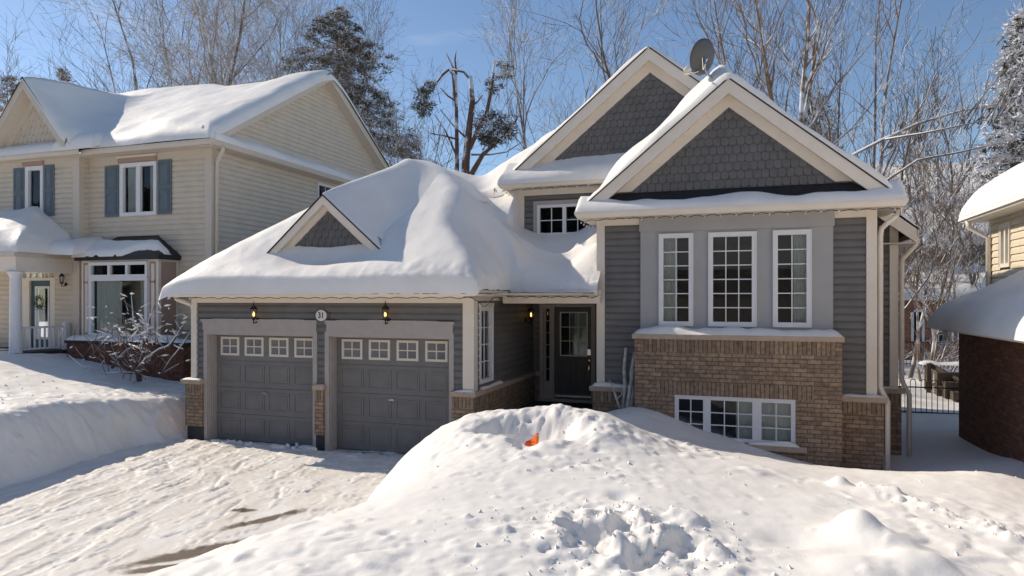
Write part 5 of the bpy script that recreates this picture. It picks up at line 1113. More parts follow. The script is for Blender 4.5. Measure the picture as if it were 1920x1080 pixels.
def ground(X, Y):
    R_ = rbfR(X, Y); L_ = np.minimum(rbfL(X, Y), 1.8)
    R_ = np.clip(R_, -1, 1.6)
    R_ = R_ + .035 * fbm(X, Y, 1.3, 4, 201) * ss(.1, .5, R_) + .006 * fbm(X, Y, 8, 3, 202) * ss(0, .4, R_)
    # broken, shovelled snow
    cx, cy = px_world(1180, 1005, .95); m1 = np.exp(-((X - cx) / .75) ** 2 - ((Y - cy) / .55) ** 2)
    cx, cy = px_world(1000, 800, 1.2); m2 = np.exp(-((X - cx) / 1.3) ** 2 - ((Y - cy) / .7) ** 2)
    rid = 1 - np.abs(fbm(X, Y, 3.2, 4, 203) * 2.2)
    wx = X + .05 * fbm(X, Y, 5, 3, 221); wy = Y + .05 * fbm(X, Y, 5, 3, 222)
    R_ = R_ + m1 * (.10 * clods(wx, wy, 4.5, 31) + .07 * clods(wx, wy, 11, 32)) + m2 * (.07 * clods(wx, wy, 4, 33) + .045 * clods(wx, wy, 10, 34)) + (.015 * clods(wx, wy, 9, 35) * ss(.04, .25, fbm(X, Y, .7, 3, 223)) + .05 * clods(wx, wy, 3.2, 36, .35) * ss(.05, .3, fbm(X, Y, .5, 3, 224))) * ss(.3, .6, R_)
    R_ = R_ + m1 * (.02 * (rid - .75) + .035 * fbm(X, Y, 9, 4, 215, .6)) + m2 * (.035 * (rid - .75) + .03 * fbm(X, Y, 9, 4, 216, .6))
    ft = foot(Y); d = ft - X
    face = ss(0, .9, d + .10 * fbm(X, Y, 1.2, 4, 205))
    L_ = L_ * face + .02 * fbm(X, Y, 6, 3, 206) * face + .06 * fbm(X, Y, .9, 4, 207) * face + .05 * ss(.9, .2, np.abs(d - .9)) * fbm(X, Y, 3, 4, 208)
    L_ = L_ + (.09 * clods(wx, wy, 2.2, 41, .3) + .05 * clods(wx, wy, 6, 42)) * np.exp(-((d - .45) / .5) ** 2) + .05 * clods(wx, wy, 5, 43) * ss(.7, 1.0, d) * ss(4.0, 1.2, d) * ss(-.05, .15, fbm(X, Y, .8, 3, 44))
    L_ = np.where(d < 0, -.35 * ss(0, .3, -d), L_)
    # churned top of the left bank
    L_ = L_ + .05 * np.clip(fbm(X, Y, 4, 3, 209), 0, 1) * ss(.8, 1.6, d) * ss(5, 2, d)
    Z = np.where(X < -8.2, L_, R_)
    far = ss(19, 24, Y); Z = Z * (1 - far) + far * (.35 + .25 * fbm(X, Y, .15, 4, 211))
    wide = np.clip(ss(7, 12, X) + ss(-22, -30, X), 0, 1); Z = Z * (1 - wide) + wide * .3
    Z = np.where((Y < 1) & (X > -8.2), np.minimum(Z, .3), Z)
    Z = np.where((X < -8.2) | (X > -4.3) | (Y < 11.2) | (Y > 19), Z, -.4)
    Z = np.where((X > -8.3) & (X < -5.5) & (Y < 11.6), -.4, Z)
    for (bx, by, r, r2, a, rot) in bumps:
        m = (np.abs(X - bx) < 3 * max(r, r2)) & (np.abs(Y - by) < 3 * max(r, r2))
        if m.any():
            dx = X[m] - bx; dy = Y[m] - by; c, s_ = math.cos(rot), math.sin(rot)
            q = ((dx * c + dy * s_) / r) ** 2 + ((-dx * s_ + dy * c) / r2) ** 2
            Z[m] += a * np.exp(-q ** 1.3) * (.62 if a < -.05 else 1)
    return Z
def axis(parts):
    out = []
    for a, b, st in parts: out += list(np.arange(a, b, st))
    return np.array(out + [parts[-1][1]])
xs = axis([(-260, -60, 20), (-60, -24, 2), (-24, -13, .09), (-13, -9.9, .035), (-9.9, -6.2, .6), (-6.2, 4.4, .026), (4.4, 9, .1), (9, 60, 2), (60, 260, 20)])
ys = axis([(-30, 2, 1), (2, 3.6, .1), (3.6, 7.5, .026), (7.5, 13, .034), (13, 20, .12), (20, 60, 1), (60, 400, 20)])
X, Y = np.meshgrid(xs, ys)
grid_mesh('snow_ground', xs, ys, ground(X, Y), M['snow'])['kind'] = 'structure'
# driveway : trodden, scraped snow with bare asphalt showing through
def drive(X, Y):
    dirn = -X * .22 + Y * .975; per = X * .975 + Y * .22 + .08 * fbm(X, Y, .6, 3, 307)
    per = per + .12 * fbm(X, Y, 1.6, 3, 308); st = fbm(per * 4, dirn * 1.5, 1, 5, 301, .6); st2 = fbm(X * 2.2, Y * 6.5, 1, 4, 302)
    Z = .05 + .009 * ss(.03, .07, st) + .008 * ss(.16, .19, st) + .013 * ss(.06, .10, st2) * ss(7.0, 9, Y) + .02 * fbm(X, Y, .7, 3, 303) + .005 * fbm(X, Y, 14, 3, 304) + .010 * clods(X + .06 * fbm(X, Y, 4, 2, 9), Y * 1.6, 3.2, 306, .12) * ss(6.5, 8.5, Y)
    for c_, w_ in ((-8.05, .13), (-6.5, .13), (-7.2, .12), (-5.7, .12)):      # tyre tracks with tread
        q = (per - c_) / w_; m_ = np.exp(-q ** 4); Z -= m_ * (.013 + .0025 * np.sin(dirn * 60 + 8 * np.abs(q)))
        Z += .007 * np.exp(-((np.abs(per - c_) - w_ * 1.5) / .035) ** 2)
    for x1_, y1_, x2_, y2_ in ((-8.1, 7.8, -8.25, 8.75), (-7.5, 8.3, -7.95, 9.0), (-7.3, 8.0, -7.5, 8.7), (-8.6, 6.3, -8.95, 7.4), (-6.9, 8.9, -7.3, 9.5), (-6.2, 8.1, -6.6, 8.7), (-9.3, 8.7, -9.5, 9.6), (-7.9, 9.2, -8.3, 9.9), (-9.0, 9.0, -9.6, 9.5), (-6.4, 7.2, -6.7, 8.0)):   # scraper cuts
        L_ = math.hypot(x2_ - x1_, y2_ - y1_); ux_, uy_ = (x2_ - x1_) / L_, (y2_ - y1_) / L_; a_ = (X - x1_) * ux_ + (Y - y1_) * uy_; b_ = (X - x1_) * uy_ - (Y - y1_) * ux_
        Z -= .022 * ss(0, .1, a_) * ss(L_, L_ - .1, a_) * ss(.05, .0, np.abs(b_ - .02))
    return Z - .05 * ss(10.9, 11.3, Y)
xs = axis([(-11.2, -4.2, .022)]); ys = axis([(-12, 3, .5), (3, 5, .06), (5, 11.5, .022)]); X, Y = np.meshgrid(xs, ys)
def drive_mat():
    m = snow_mat('driveway_snow', (.72, .69, .64), 6, 50, .5, .02); nt = m.node_tree; b = nt.nodes['Principled BSDF']; L = nt.links.new
    g = nt.nodes.new('ShaderNodeNewGeometry'); sp = nt.nodes.new('ShaderNodeSeparateXYZ'); L(g.outputs['Position'], sp.inputs[0])
    def noise(sc, det=5, stretch=None, rot=0):
        mp = nt.nodes.new('ShaderNodeMapping'); mp.vector_type = 'POINT'; L(g.outputs['Position'], mp.inputs[0]); mp.inputs['Rotation'].default_value = (0, 0, rot)
        if stretch: mp.inputs['Scale'].default_value = stretch
        n = nt.nodes.new('ShaderNodeTexNoise'); n.inputs['Scale'].default_value = sc; n.inputs['Detail'].default_value = det; n.inputs['Roughness'].default_value = .6; L(mp.outputs[0], n.inputs[0]); return n
    def mth(op, a, b_=None, c=None):
        x = nt.nodes.new('ShaderNodeMath'); x.operation = op
        for i, v in enumerate((a, b_, c)):
            if v is None: continue
            if isinstance(v, (int, float)): x.inputs[i].default_value = v
            else: L(v, x.inputs[i])
        return x.outputs[0]
    # wear : grows toward the right hand edge and near the doors
    def spot(cx, cy, rx, ry, rot=0):
        dx = mth('SUBTRACT', sp.outputs[0], cx); dy = mth('SUBTRACT', sp.outputs[1], cy); c, s = math.cos(rot), math.sin(rot)
        a = mth('DIVIDE', mth('ADD', mth('MULTIPLY', dx, c), mth('MULTIPLY', dy, s)), rx); b_ = mth('DIVIDE', mth('SUBTRACT', mth('MULTIPLY', dy, c), mth('MULTIPLY', dx, s)), ry)
        q = mth('ADD', mth('MULTIPLY', a, a), mth('MULTIPLY', b_, b_)); return mth('EXPONENT', mth('MULTIPLY', q, -1))
    tot = None
    for (px, py, rx, ry, rot) in ((490, 985, .85, .17, 1.15), (360, 1045, 1.1, .22, .95), (455, 965, .26, .13, .6), (300, 1075, .5, .14, .6), (775, 852, .5, .1, 0), (560, 842, .5, .05, 0), (690, 850, .8, .06, 0)):
        x, y = px_world(px, py, 0); s_ = spot(x, y, rx, ry, rot); tot = s_ if tot is None else mth('MAXIMUM', tot, s_)
    n1 = noise(7, 9, (1, 1, 1)); n2 = noise(1.5, 6, (3, .6, 1), .6)
    v = mth('ADD', mth('MULTIPLY', tot, .78), mth('MULTIPLY', n1.outputs['Fac'], .5))
    r = nt.nodes.new('ShaderNodeMapRange'); r.inputs[1].default_value = .66; r.inputs[2].default_value = .86; L(v, r.inputs[0])
    x1 = nt.nodes.new('ShaderNodeMixRGB'); x1.inputs[1].default_value = (.87, .845, .80, 1); x1.inputs[2].default_value = (.76, .70, .62, 1)
    r2 = nt.nodes.new('ShaderNodeMapRange'); r2.inputs[1].default_value = .36; r2.inputs[2].default_value = .62; L(n2.outputs['Fac'], r2.inputs[0]); L(r2.outputs[0], x1.inputs[0])
    x2 = nt.nodes.new('ShaderNodeMixRGB'); L(r.outputs[0], x2.inputs[0]); L(x1.outputs[0], x2.inputs[1]); x2.inputs[2].default_value = (.17, .135, .10, 1); L(x2.outputs[0], b.inputs['Base Color'])
    return m
grid_mesh('driveway', xs, ys, drive(X, Y), drive_mat())['kind'] = 'structure'
# loose snow slabs in front of the left door
mb = MB(); rnd = random.Random(5)
def chunk(mb, c, r, h, seed):
    n = 9; rr_ = random.Random(seed); p = [(c[0] + r * rr_.uniform(.6, 1.1) * math.cos(2 * math.pi * i / n), c[1] + .55 * r * rr_.uniform(.6, 1.1) * math.sin(2 * math.pi * i / n)) for i in range(n)]
    k = [(c[0] + (x - c[0]) * .72, c[1] + (y - c[1]) * .72) for x, y in p]
    vs = [(x, y, c[2]) for x, y in p] + [(x, y, c[2] + h * rr_.uniform(.8, 1.2)) for x, y in k]; mb.add(vs, [tuple(range(n, 2 * n))] + [(i, (i + 1) % n, (i + 1) % n + n, i + n) for i in range(n)])
for i in range(34):
    x = rnd.uniform(-9.9, -7.5); chunk(mb, (x, 11.05 + rnd.gauss(0, .12) - .0, .0), rnd.uniform(.05, .22), rnd.uniform(.03, .09), i)
for i in range(60): x, y = px_world(rnd.uniform(0, 700), rnd.uniform(870, 1060), 0); 
tag(mb.build('snow_chunks', M['snow'], None), 'crusty broken snow chunks along the foot of the left garage door', 'snow', kind='stuff')
mb = MB(); rnd = random.Random(15); cx_, cy_ = px_world(1180, 1000, .95); pts_ = []
for i in range(750):
    k_ = rnd.random()
    if k_ < .42: x, y = cx_ + rnd.gauss(0, .55), cy_ + rnd.gauss(0, .4)
    elif k_ < .56: x, y = px_world(rnd.gauss(1060, 110), rnd.gauss(850, 30), 1.1)
    elif k_ < .65: s = rnd.random(); x, y = px_world(1600 + 330 * s + rnd.gauss(0, 12), 900 + 118 * s + rnd.gauss(0, 8), .82)
    elif k_ < .68: x, y = px_world(rnd.gauss(870, 110), rnd.gauss(1000, 40), .95)
    elif k_ < .97: x, y = px_world(rnd.uniform(0, 230), rnd.uniform(680, 770), 1.05)
    else: x, y = rnd.uniform(-1, 3.5), rnd.uniform(5, 10)
    pts_.append((x, y))
P_ = np.array(pts_); zg_ = np.array([ground(P_[i:i + 1, :1], P_[i:i + 1, 1:])[0, 0] for i in range(0)]) if False else ground(P_[:, :1], P_[:, 1:])[:, 0]
for i in range(len(P_)):
    if zg_[i] < .1: continue
    r_ = rnd.choice((.006, .008, .010, .012, .022)) * rnd.uniform(.7, 1.3); c = Vector((P_[i, 0], P_[i, 1], zg_[i] + r_ * .15)); vs = []
    for (a, b, cc) in ((1, 0, 0), (-1, 0, 0), (0, 1, 0), (0, -1, 0), (0, 0, 1), (0, 0, -1)): vs.append(c + Vector((a + rnd.uniform(-.4, .4), b + rnd.uniform(-.4, .4), cc * .8 + rnd.uniform(-.3, .3))) * r_)
    mb.add(vs, [(0, 2, 4), (2, 1, 4), (1, 3, 4), (3, 0, 4), (2, 0, 5), (1, 2, 5), (3, 1, 5), (0, 3, 5)])
tag(mb.build('snow_crumbs', M['snow'], None), 'loose icy crumbs scattered over the big snow mound and the left bank', 'snow', kind='stuff')
# ================================================================== small things in the snow
# orange sheet in the pit
x, y = px_world(992, 824, 1.0); zg = 1.235; x, y = -2.47, 8.06; c = Vector((x, y, zg - .1)); t = thing('warning_sheet', c, 'bright orange plastic sheet half buried in the snow pit on top of the big mound', 'plastic sheet')
mb = MB(); n = 10; vs = []
for i in range(n + 1):
    for j in range(6): u = i / n; v = j / 5; vs.append((x - .09 + .19 * u, y + .06 + .03 * math.sin(u * 5) + .05 * v, zg - .42 + .34 * v + .05 * u - .09 * v * (1 - u) ** 2 + .015 * math.sin(u * 7 + v * 2) + .08 * abs(u - .35) * (1 - v)))
mb.add(vs, [(i * 6 + j, (i + 1) * 6 + j, (i + 1) * 6 + j + 1, i * 6 + j + 1) for i in range(n) for j in range(5)]); mb.build('sheet', M['orange'], t, True)
mb = MB(); mb.tube([(x - .42, y + .06, zg - .06), (x - .2, y + .04, zg - .065), (x + .1, y + .08, zg - .05)], .006, 5); mb.build('cord', M['curtain'], t)
mb = MB()
for i in range(5): xx = x - .05 + i * .024; mb.tube([(xx + .008 * math.cos(a), y + .048 + .0 * a, zg - .13 + .010 * math.sin(a)) for a in [k * math.pi / 3 for k in range(6)]], .0025, 4)
mb.build('print', M['black'], t)
# birch logs
bk = mat('birch_bark', (.55, .52, .49), .8, var=.5, vscale=9, bump=30)
def log(pts, rad, label):
    z0 = pts[0]; mb = MB(); mb.tube(pts, rad, 9); o = thing('birch_log', pts[0], label, 'birch log', 'birch logs leaning by the brick bay'); mb.build('log', bk, o, True); return o
def lp_(l, Y=12.5): return [PY(a, b, Y + q) for a, b, q in l]
log(lp_([(1168, 765, 0), (1172, 725, .05), (1170, 690, .08), (1174, 652, .1)]), [.035, .036, .032, .03], 'tall birch log with a forked top, left of the leaning birch group')
log(lp_([(1182, 765, -.05), (1186, 735, .0), (1184, 700, .1), (1190, 660, .12)]), [.045, .042, .04, .03], 'pale birch log touching the brick bay, right of the group')
log(lp_([(1175, 768, -.1), (1181, 730, -.05), (1188, 690, .05)]), [.038, .036, .03], 'shorter thick birch log standing in the middle of the group')
t = log(lp_([(1162, 765, -.05), (1155, 745, -.05), (1148, 725, 0), (1142, 712, 0)]), [.022, .02, .016, .01], 'thin forked birch branch leaning left of the logs')
mb = MB(); mb.tube(lp_([(1157, 748, -.05), (1165, 740, 0), (1171, 722, .05)]), [.016, .013, .01], 7); mb.build('branch', bk, t, True)
# ================================================================== TREES
def grow_tree(seed, base, h, r0, spread=.5, levels=3, trunks=1, lean=(0, 0), first=.25, dens=1.0, up=.35, droop=0, minr=.012):
    rnd = random.Random(seed); T = MB(); Bm = MB(); base = Vector(base)
    def limb(p, d, ln, r, lv, target):
        k = max(3, min(9, int(ln / .55))) if lv < 3 else 3; pts = [p.copy()]; rad = [r]; cur = p.copy(); d = d.normalized()
        for i in range(k):
            w_ = .09 if lv == 0 else .2
            d = d + Vector((rnd.gauss(0, w_), rnd.gauss(0, w_), rnd.gauss(0, w_ * .6))) ; d.z += (up * .25 if lv else .08) - droop * .12 * lv; d.normalize()
            cur = cur + d * (ln / k); pts.append(cur.copy()); rad.append(max(minr * .55, r * (1 - .80 * (i + 1) / k)))
        (T if lv == 0 else Bm).tube(pts, rad, 7 if lv == 0 else (5 if lv == 1 else 3), cap=False)
        if lv >= levels: return
        if lv == 0: n = int(ln * 1.0 * dens)
        elif lv == 1: n = int((2 + ln * 1.5) * dens)
        else: n = int((2 + ln * 1.9) * dens)
        for i in range(n):
            s = rnd.uniform(first if lv == 0 else .15, 1.0) ; j = min(k - 1, int(s * k)); q = pts[j].lerp(pts[j + 1], s * k - j); rr_ = rad[j]
            ax = (pts[j + 1] - pts[j]).normalized(); perp = ax.orthogonal().normalized(); perp.rotate(Matrix.Rotation(rnd.uniform(0, 2 * math.pi), 3, ax))
            an = rnd.uniform(.45, .95) * (spread / .5 if lv == 0 else 1); nd = ax * math.cos(an) + perp * math.sin(an); nd.z += up * .4
            l2 = ln * (rnd.uniform(.28, .5) * (1.15 - .55 * s) if lv == 0 else rnd.uniform(.3, .55))
            if l2 < .25: continue
            limb(q, nd, l2, max(minr * .7, rr_ * rnd.uniform(.42, .62)), lv + 1, 0)
    for k in range(trunks):
        a = rnd.uniform(0, 6.28); off = .15 if trunks > 1 else 0
        d = Vector((lean[0] + (math.cos(a) * spread * .55 if trunks > 1 else 0), lean[1] + (math.sin(a) * spread * .4 if trunks > 1 else 0), 1))
        limb(base + Vector((math.cos(a) * off, math.sin(a) * off, -.3)), d, h * rnd.uniform(.85, 1.05) if k else h, r0 * (1 if k == 0 else rnd.uniform(.6, .95)), 0, 0)
    return T, Bm
BK = [bark_mat('grey_bark', (.10, .08, .065), (.20, .165, .135), .56), bark_mat('brown_bark', (.17, .11, .07), (.30, .215, .15), .57), bark_mat('birch_bark_far', (.22, .18, .15), (.38, .33, .29), .70)]
def tree(seed, px, pytop, Y, r0, label, group=None, bark=0, zb=.3, cat='tree', name='bare_tree', **kw):
    b = PY(px, 0, Y); top = PY(px, pytop, Y).z; h = top - zb
    t = thing(name, (b.x, Y, zb), label, cat, group); T, Bm = grow_tree(seed, (b.x, Y, zb), h, r0, **kw)
    T.build('trunk', BK[bark], t, True); Bm.build('crown', BK[bark], t, False); return t
tree(1, 348, -90, 34, .20, 'tall bare tree with many upright stems above the left house roof', spread=.5, trunks=3, dens=.42, bark=0)
tree(2, 312, -10, 36, .13, 'slender forked bare tree just left of the tallest one above the left house roof', trunks=2, spread=.5, dens=.6)
tree(3, 228, 80, 30, .10, 'small bare tree with crossing branches above the dip in the left roof', trunks=3, spread=.9, dens=.9, first=.4)
tree(4, 402, 60, 38, .09, 'thin frosted tree behind the middle of the left house ridge', dens=1.0, bark=2)
#tree(5, 440, 30, 40, .09, 'thin frosted birch left of the forked birch', dens=1.0, bark=2)
tree(6, 490, -80, 34, .17, 'white forked birch left of the tall pine', trunks=2, spread=.32, dens=1.0, bark=2, droop=.3)
tree(7, 525, -20, 36, .12, 'frosted birch touching the tall pine', dens=.8, bark=2, droop=.4)
tree(8, 745, 190, 32, .09, 'low spreading bare tree right of the tall pine', trunks=3, spread=.7, dens=1.0)
tree(9, 705, 55, 37, .07, 'thin bare pole tree behind the tall pine', dens=.9)
tree(10, 1003, 20, 36, .13, 'frosty birch right of the broken pine', dens=.85, bark=0, droop=.5)
tree(11, 1095, 0, 35, .14, 'frosty birch left of the upper gable peak', dens=.8, bark=2, trunks=2, spread=.12)
tree(12, 1258, -60, 33, .13, 'forked bare tree between the upper gable and the satellite dish', trunks=2, spread=.25, dens=.6)
tree(13, 1395, -70, 33, .13, 'slim brown tree right of the satellite dish', dens=.75, bark=1)
tree(14, 1470, -120, 29, .18, 'tall brown tree with rising limbs behind the front gable', trunks=3, spread=.45, dens=.7, bark=1, up=.5)
tree(15, 1560, -60, 31, .14, 'brown tree leaning right behind the right slope of the front gable', trunks=3, spread=.6, lean=(.25, 0), dens=.65, bark=1)
tree(16, 1625, 60, 34, .12, 'grey tree with tight upright branches right of the front gable', trunks=4, spread=.4, dens=.7, bark=0)
tree(17, 1692, 190, 25, .09, 'curved sapling forking beside the set back corner of the grey house', trunks=2, spread=.5, dens=.8, bark=0)
tree(18, 1740, 330, 24, .05, 'slender snowy sapling between the two right hand houses', trunks=4, spread=.35, dens=1.5, bark=1)
tree(19, 1790, 150, 38, .11, 'grey bare tree behind the pale yellow house', trunks=3, spread=.5, dens=.9)
#tree(20, 1335, 20, 37, .10, 'frosty tree directly behind the satellite dish', dens=.75, bark=2, trunks=2, spread=.3)
tree(21, 1850, 240, 34, .10, 'bare tree under the snow laden pine at the right edge', trunks=3, spread=.6, dens=.9, bark=0)
tree(22, 1765, 560, 27, .04, 'low tangled snowy shrub in front of the orange brick house', trunks=6, spread=1.0, dens=2.2, bark=1, cat='shrub', name='bare_shrub', first=.1)
tree(23, 1715, 600, 26, .035, 'low snowy shrub left of the tangled one in front of the orange brick house', trunks=5, spread=1.0, dens=2.2, bark=0, cat='shrub', name='bare_shrub', first=.1)
# leaning long limbs crossing the sky on the right
t = thing('leaning_tree', PY(1600, 420, 22), 'snow coated tree leaning far right across the sky beside the front gable', 'tree'); mb = MB(); cb = MB()
mb.tube([PY(1560, 560, 22), PY(1600, 290, 22), PY(1655, 262, 22), PY(1720, 232, 22), PY(1800, 208, 22.5), PY(1900, 190, 23)], [.10, .065, .052, .042, .03, .014], 7)
mb.tube([PY(1655, 262, 22), PY(1740, 248, 21.5), PY(1850, 225, 21)], [.038, .03, .014], 6); mb.tube([PY(1660, 340, 23), PY(1720, 300, 23), PY(1800, 285, 23), PY(1900, 262, 23)], [.045, .038, .03, .014], 6)
mb.build('trunk', bark_mat('leaning_bark', (.16, .12, .09), (.26, .2, .16), .8), t, True)
for i in range(60):
    s = rnd.random(); p = PY(1620 + 260 * s, 270 - 75 * s + rnd.uniform(-4, 14), 22 + .6 * s); _, B2 = grow_tree(500 + i, p, rnd.uniform(.8, 1.8), .02, levels=2, lean=(rnd.uniform(-.3, 1), rnd.uniform(-.5, .5)), dens=.7, first=.1, up=.1); cb.v, n0 = cb.v, len(cb.v); cb.add(_.v, _.f); cb.add(B2.v, B2.f)
cb.build('crown', BK[0], t)
# conifers : drooping boughs with needle tufts, snow lying on the upper tufts
NM = [mat('needles_brown_green', (.085, .075, .045), .8, var=.35, vscale=2), mat('needle_snow', (.74, .74, .76), .8)]
def tuft(mb, c, r, n, rnd, snow, flat=.55):
    for _ in range(n):
        v = Vector((rnd.gauss(0, 1), rnd.gauss(0, 1), rnd.gauss(0, 1))).normalized() * r * rnd.random() ** .45; v.z *= flat
        d = (v.normalized() + Vector((rnd.gauss(0, .6), rnd.gauss(0, .6), rnd.gauss(-.2, .5)))).normalized(); wv = d.cross(Vector((rnd.gauss(0, 1), rnd.gauss(0, 1), rnd.gauss(0, 1)))).normalized()
        l = rnd.uniform(.10, .24); ww_ = rnd.uniform(.015, .04); p = c + v
        mb.add([p - wv * ww_, p + wv * ww_, p + d * l + wv * ww_ * .3, p + d * l - wv * ww_ * .3], [(0, 1, 2, 3)], 1 if (v.z > r * flat * (.42 - snow)) and rnd.random() < .35 + snow else 0)
def pine(seed, px, pytop, pybase, Y, wpx, label, snow=.3, boughs=110, group=None, low=.0, oneside=0, r0=.22, name='pine_tree', tn=1.0):
    rnd = random.Random(seed); top = PY(px, pytop, Y); zb = .3; zl = PY(px, pybase, Y).z; W = (PY(px + wpx, 0, Y).x - top.x)
    t = thing(name, (top.x, Y, zb), label, 'tree', group); T = MB(); k = 10; tr = []
    for i in range(k + 1): s = i / k; tr.append(Vector((top.x + .25 * math.sin(s * 5 + seed) * (1 - s), Y + .2 * math.sin(s * 4) * (1 - s), zb + (top.z - zb) * s)))
    T.tube(tr, [r0 * (1 - .93 * i / k) for i in range(k + 1)], 8); Nn = MB(); Bg = MB()
    for b in range(boughs):
        s = (b + rnd.random()) / boughs; z = zl + (top.z - .3 - zl) * s; sh_ = (1 - s) ** .55 * rnd.uniform(.45, 1.1) + .05
        a = rnd.uniform(0, 6.283); 
        if oneside and rnd.random() < .7: a = rnd.uniform(-1.2, 1.2) + (0 if oneside > 0 else math.pi)
        ln = W * sh_; d = Vector((math.cos(a), math.sin(a), 0)); j = (z - zb) / (top.z - zb) * k; j0 = min(k - 1, int(j)); p = tr[j0].lerp(tr[j0 + 1], j - j0); pts = [p]
        n = 6
        for i in range(1, n + 1): f = i / n; pts.append(p + d * ln * f + Vector((0, 0, ln * (.22 * f - .62 * f * f))) + Vector((rnd.gauss(0, .04), rnd.gauss(0, .04), rnd.gauss(0, .03))) * ln)
        Bg.tube(pts, [max(.012, .05 * (1 - i / n)) for i in range(n + 1)], 4)
        m_ = max(3, int(ln * 3.2))
        for q in range(m_):
            f = rnd.uniform(.25, 1.0); i = min(n - 1, int(f * n)); c = pts[i].lerp(pts[i + 1], f * n - i) + Vector((rnd.gauss(0, .12), rnd.gauss(0, .12), rnd.gauss(-.03, .07)))
            tuft(Nn, c, rnd.uniform(.16, .34), int(26 * tn), rnd, snow)
    T.build('trunk', BK[1], t, True); Bg.build('boughs', BK[1], t); Nn.build('crown', NM, t); return t
pine(31, 632, 8, 330, 36, 200, 'tall full pine dusted with snow behind the beige gable peak', snow=.40, boughs=170, tn=1.25)
pine(32, 118, 122, 200, 40, 45, 'small conifer tip behind the left house ridge', snow=.35, boughs=30)
pine(33, 14, 133, 230, 38, 42, 'snowy conifer crown at the left edge beside the small front gable', snow=.35, boughs=32)
pine(34, 1925, 10, 330, 25, 120, 'heavily snow laden pine at the top right corner', snow=.75, boughs=130, tn=1.1)
pine(35, 1535, 170, 300, 40, 55, 'dark low pine behind the brown trees right of the front gable', snow=.2, boughs=35)
# broken pine: snapped stems with hanging boughs
t = thing('broken_pine', PY(880, 308, 33), 'broken pine with snapped reddish stems and a bough hanging down on its left', 'tree'); Y_ = 33
T = MB(); S = lambda l, dy=0: [PY(a, b, Y_ + dy) for a, b in l]
T.tube(S([(868, 400), (874, 300), (880, 240), (886, 190), (882, 143)]), [.26, .20, .17, .14, .10], 9); T.tube(S([(882, 330), (905, 290), (935, 262), (965, 230), (972, 215)]), [.15, .12, .09, .07, .04], 7)
T.tube(S([(880, 280), (900, 235), (912, 215), (921, 170), (927, 116)]), [.12, .12, .1, .09, .06], 7); T.tube(S([(857, 400), (857, 300), (856, 220), (855, 140)]), [.12, .11, .09, .06], 6)
T.tube(S([(855, 200), (850, 140), (842, 130), (830, 140), (815, 160)]), [.08, .09, .08, .07, .04], 7); T.tube(S([(882, 150), (870, 135), (848, 130)]), [.06, .07, .07], 6)
for l in ([(860, 262), (835, 255), (808, 250)], [(880, 265), (850, 235), (825, 205)], [(856, 190), (840, 180), (826, 165)], [(884, 200), (896, 190), (905, 178)], [(884, 290), (920, 290), (950, 285), (985, 262)], [(855, 290), (835, 245), (815, 215)], [(856, 140), (846, 118), (836, 98)], [(856, 140), (853, 112), (855, 95)]): T.tube(S(l), [.06, .045, .03, .02][:len(l)], 5)
T.build('trunk', bark_mat('red_pine_bark', (.11, .055, .035), (.19, .11, .08), .48), t, True)
Nn = MB(); rnd = random.Random(77)
def cloud(px0, py0, w_, h_, n, snow, dy=.6):
    for _ in range(n):
        a = rnd.uniform(0, 6.28); r = rnd.random() ** .5; c = PY(px0 + w_ * r * math.cos(a), py0 + h_ * r * math.sin(a), Y_ + rnd.uniform(-dy, dy)); tuft(Nn, c, rnd.uniform(.18, .32), 26, rnd, snow)
cloud(793, 190, 14, 28, 34, .12); cloud(805, 160, 10, 10, 8, .4); cloud(925, 240, 32, 30, 70, .42); cloud(915, 260, 22, 18, 20, .1); cloud(945, 130, 14, 18, 14, .45); cloud(925, 160, 14, 12, 10, .3); cloud(955, 250, 14, 10, 10, .2)
Nn.build('crown', NM, t)
Bm = MB()
for i in range(34):
    s = rnd.random(); p = PY(rnd.uniform(805, 985), rnd.uniform(170, 300), Y_ + rnd.uniform(-1, 1)); A_, B_ = grow_tree(800 + i, p, rnd.uniform(.8, 2.0), .022, levels=2, lean=(rnd.uniform(-.8, .8), rnd.uniform(-.5, .5)), dens=.8, first=.1); Bm.add(A_.v, A_.f); Bm.add(B_.v, B_.f)
Bm.build('twigs', BK[0], t)
# shrub in front of the beige house
t = thing('bare_shrub', PY(262, 712, 12.4), 'broken snow covered shrub in front of the bay window of the beige house', 'shrub'); T = MB(); S = lambda l: [PY(a, b, 12.4 + c) for a, b, c in l]
for l, r in (([(262, 715, 0), (257, 695, 0), (275, 672, -.1), (300, 655, -.1), (318, 648, -.1), (345, 608, 0)], [.06, .055, .05, .045, .035, .015]), ([(258, 697, 0), (264, 675, 0), (275, 640, .1), (280, 600, .1), (290, 570, .1)], [.04, .035, .03, .022, .012]),
             ([(210, 690, .2), (222, 672, .2), (240, 655, .2), (268, 645, .2)], [.035, .035, .03, .02]), ([(305, 700, 0), (320, 675, 0), (340, 650, 0), (360, 618, 0)], [.035, .03, .025, .012]), ([(310, 698, 0), (335, 683, -.1)], [.03, .02]),
             ([(250, 700, 0), (225, 698, -.2), (190, 700, -.3)], [.025, .018, .008]), ([(160, 690, -.2), (145, 680, -.2), (128, 665, -.2)], [.02, .018, .01]), ([(275, 650, 0), (250, 600, 0), (246, 550, 0)], [.02, .015, .008])):
    T.tube(S(l), r, 7)
T.build('stems', bark_mat('shrub_bark', (.07, .05, .04), (.13, .095, .075), .75), t, True)
Bm = MB(); sm = MB()
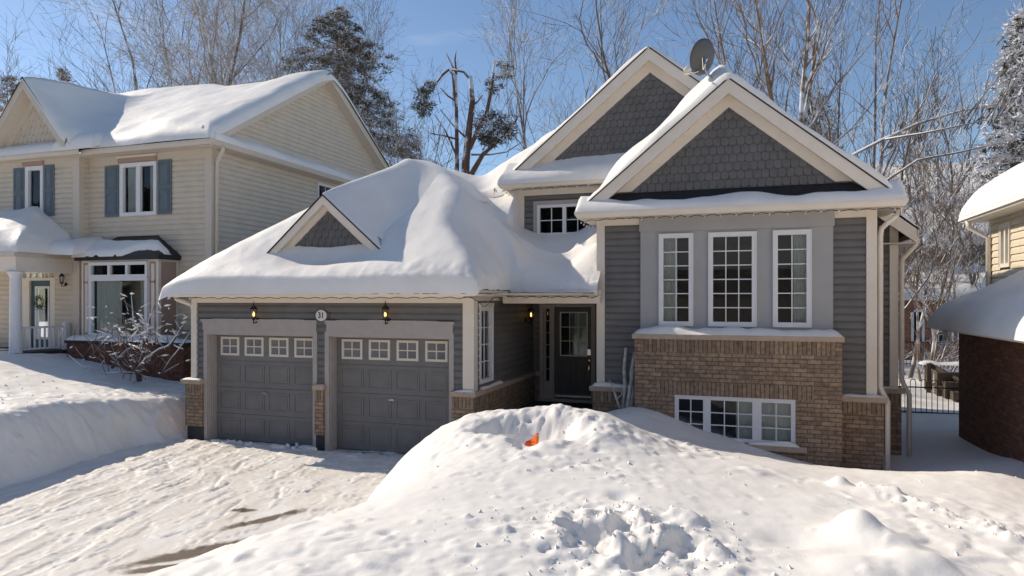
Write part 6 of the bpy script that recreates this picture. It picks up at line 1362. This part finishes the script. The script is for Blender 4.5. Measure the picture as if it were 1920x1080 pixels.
for i in range(120):
    p = PY(rnd.gauss(245, 42), rnd.gauss(638, 26), 12.4 + rnd.uniform(-.4, .4)); A_, B_ = grow_tree(900 + i, p, rnd.uniform(.3, .8), .009, levels=2, lean=(rnd.uniform(-1.6, 1.6), rnd.uniform(-1, .4)), dens=1.5, first=.05, up=.1, minr=.007); Bm.add(A_.v, A_.f); Bm.add(B_.v, B_.f)
Bm.build('twigs', bark_mat('twig_bark', (.11, .06, .045), (.2, .13, .1), .35), t)
for i in range(190):
    p = PY(rnd.gauss(250, 46), rnd.gauss(628, 32), 12.4 + rnd.uniform(-.4, .35)); d = Vector((rnd.uniform(-1, 1), rnd.uniform(-.5, .5), rnd.uniform(-.3, .4))).normalized(); l = rnd.uniform(.03, .13)
    sm.tube([p - d * l, p, p + d * l], [.004, rnd.uniform(.01, .03), .004], 6)
for (a, b, s_) in ((235, 627, .11), (255, 610, .1), (218, 611, .06), (345, 605, .06), (230, 560, .05)):
    p = PY(a, b, 12.4); sm.tube([p - Vector((s_, 0, .01)), p + Vector((0, 0, .01)), p + Vector((s_, 0, .02))], [.02, s_ * .45, .02], 8)
sm.build('snow_clumps', M['roofsnow'], t, True)

# ================================================================== ACROSS THE STREET (unseen behind the camera, added for the window pane reflections)
OH = thing('added_street_house', (-2, -26, 0), 'unseen beige house added across the street behind the viewer for window reflections', 'house')  # unseen house, added to give the panes something to reflect
mb = MB(); mb.box(-9, 7, -34, -26, 0, 5); mb.build('wall', M['beige'], OH)
snow_slab('roof_snow', OH, -9.6, 7.6, -34.6, -25.4, lambda X, Y: 5 + np.minimum(.6 * (Y + 34.6), .6 * (-25.4 - Y)), .4, r=.5, dense=.2, coarse=.6)
mb = MB(); rnd = random.Random(3)  # loose triangles added as an unseen tree mass, darkening pane reflections
for i in range(5200):
    x = rnd.uniform(-190, 80); z = rnd.uniform(0, 17) ** 1.0; y = -44 - rnd.uniform(0, 8); d = Vector((rnd.gauss(0, 1), rnd.gauss(0, .3), rnd.gauss(0, 1))).normalized() * rnd.uniform(1.5, 4); n_ = d.cross(Vector((0, 1, 0))).normalized() * rnd.uniform(.8, 2)
    mb.add([Vector((x, y, z)) - n_, Vector((x, y, z)) + n_, Vector((x, y, z)) + d], [(0, 1, 2)])
tag(mb.build('added_tree_line', mat('added_far_trees', (.035, .032, .025), .9)), 'unseen dark tree mass added behind the viewer to darken window reflections', 'wood', kind='stuff')
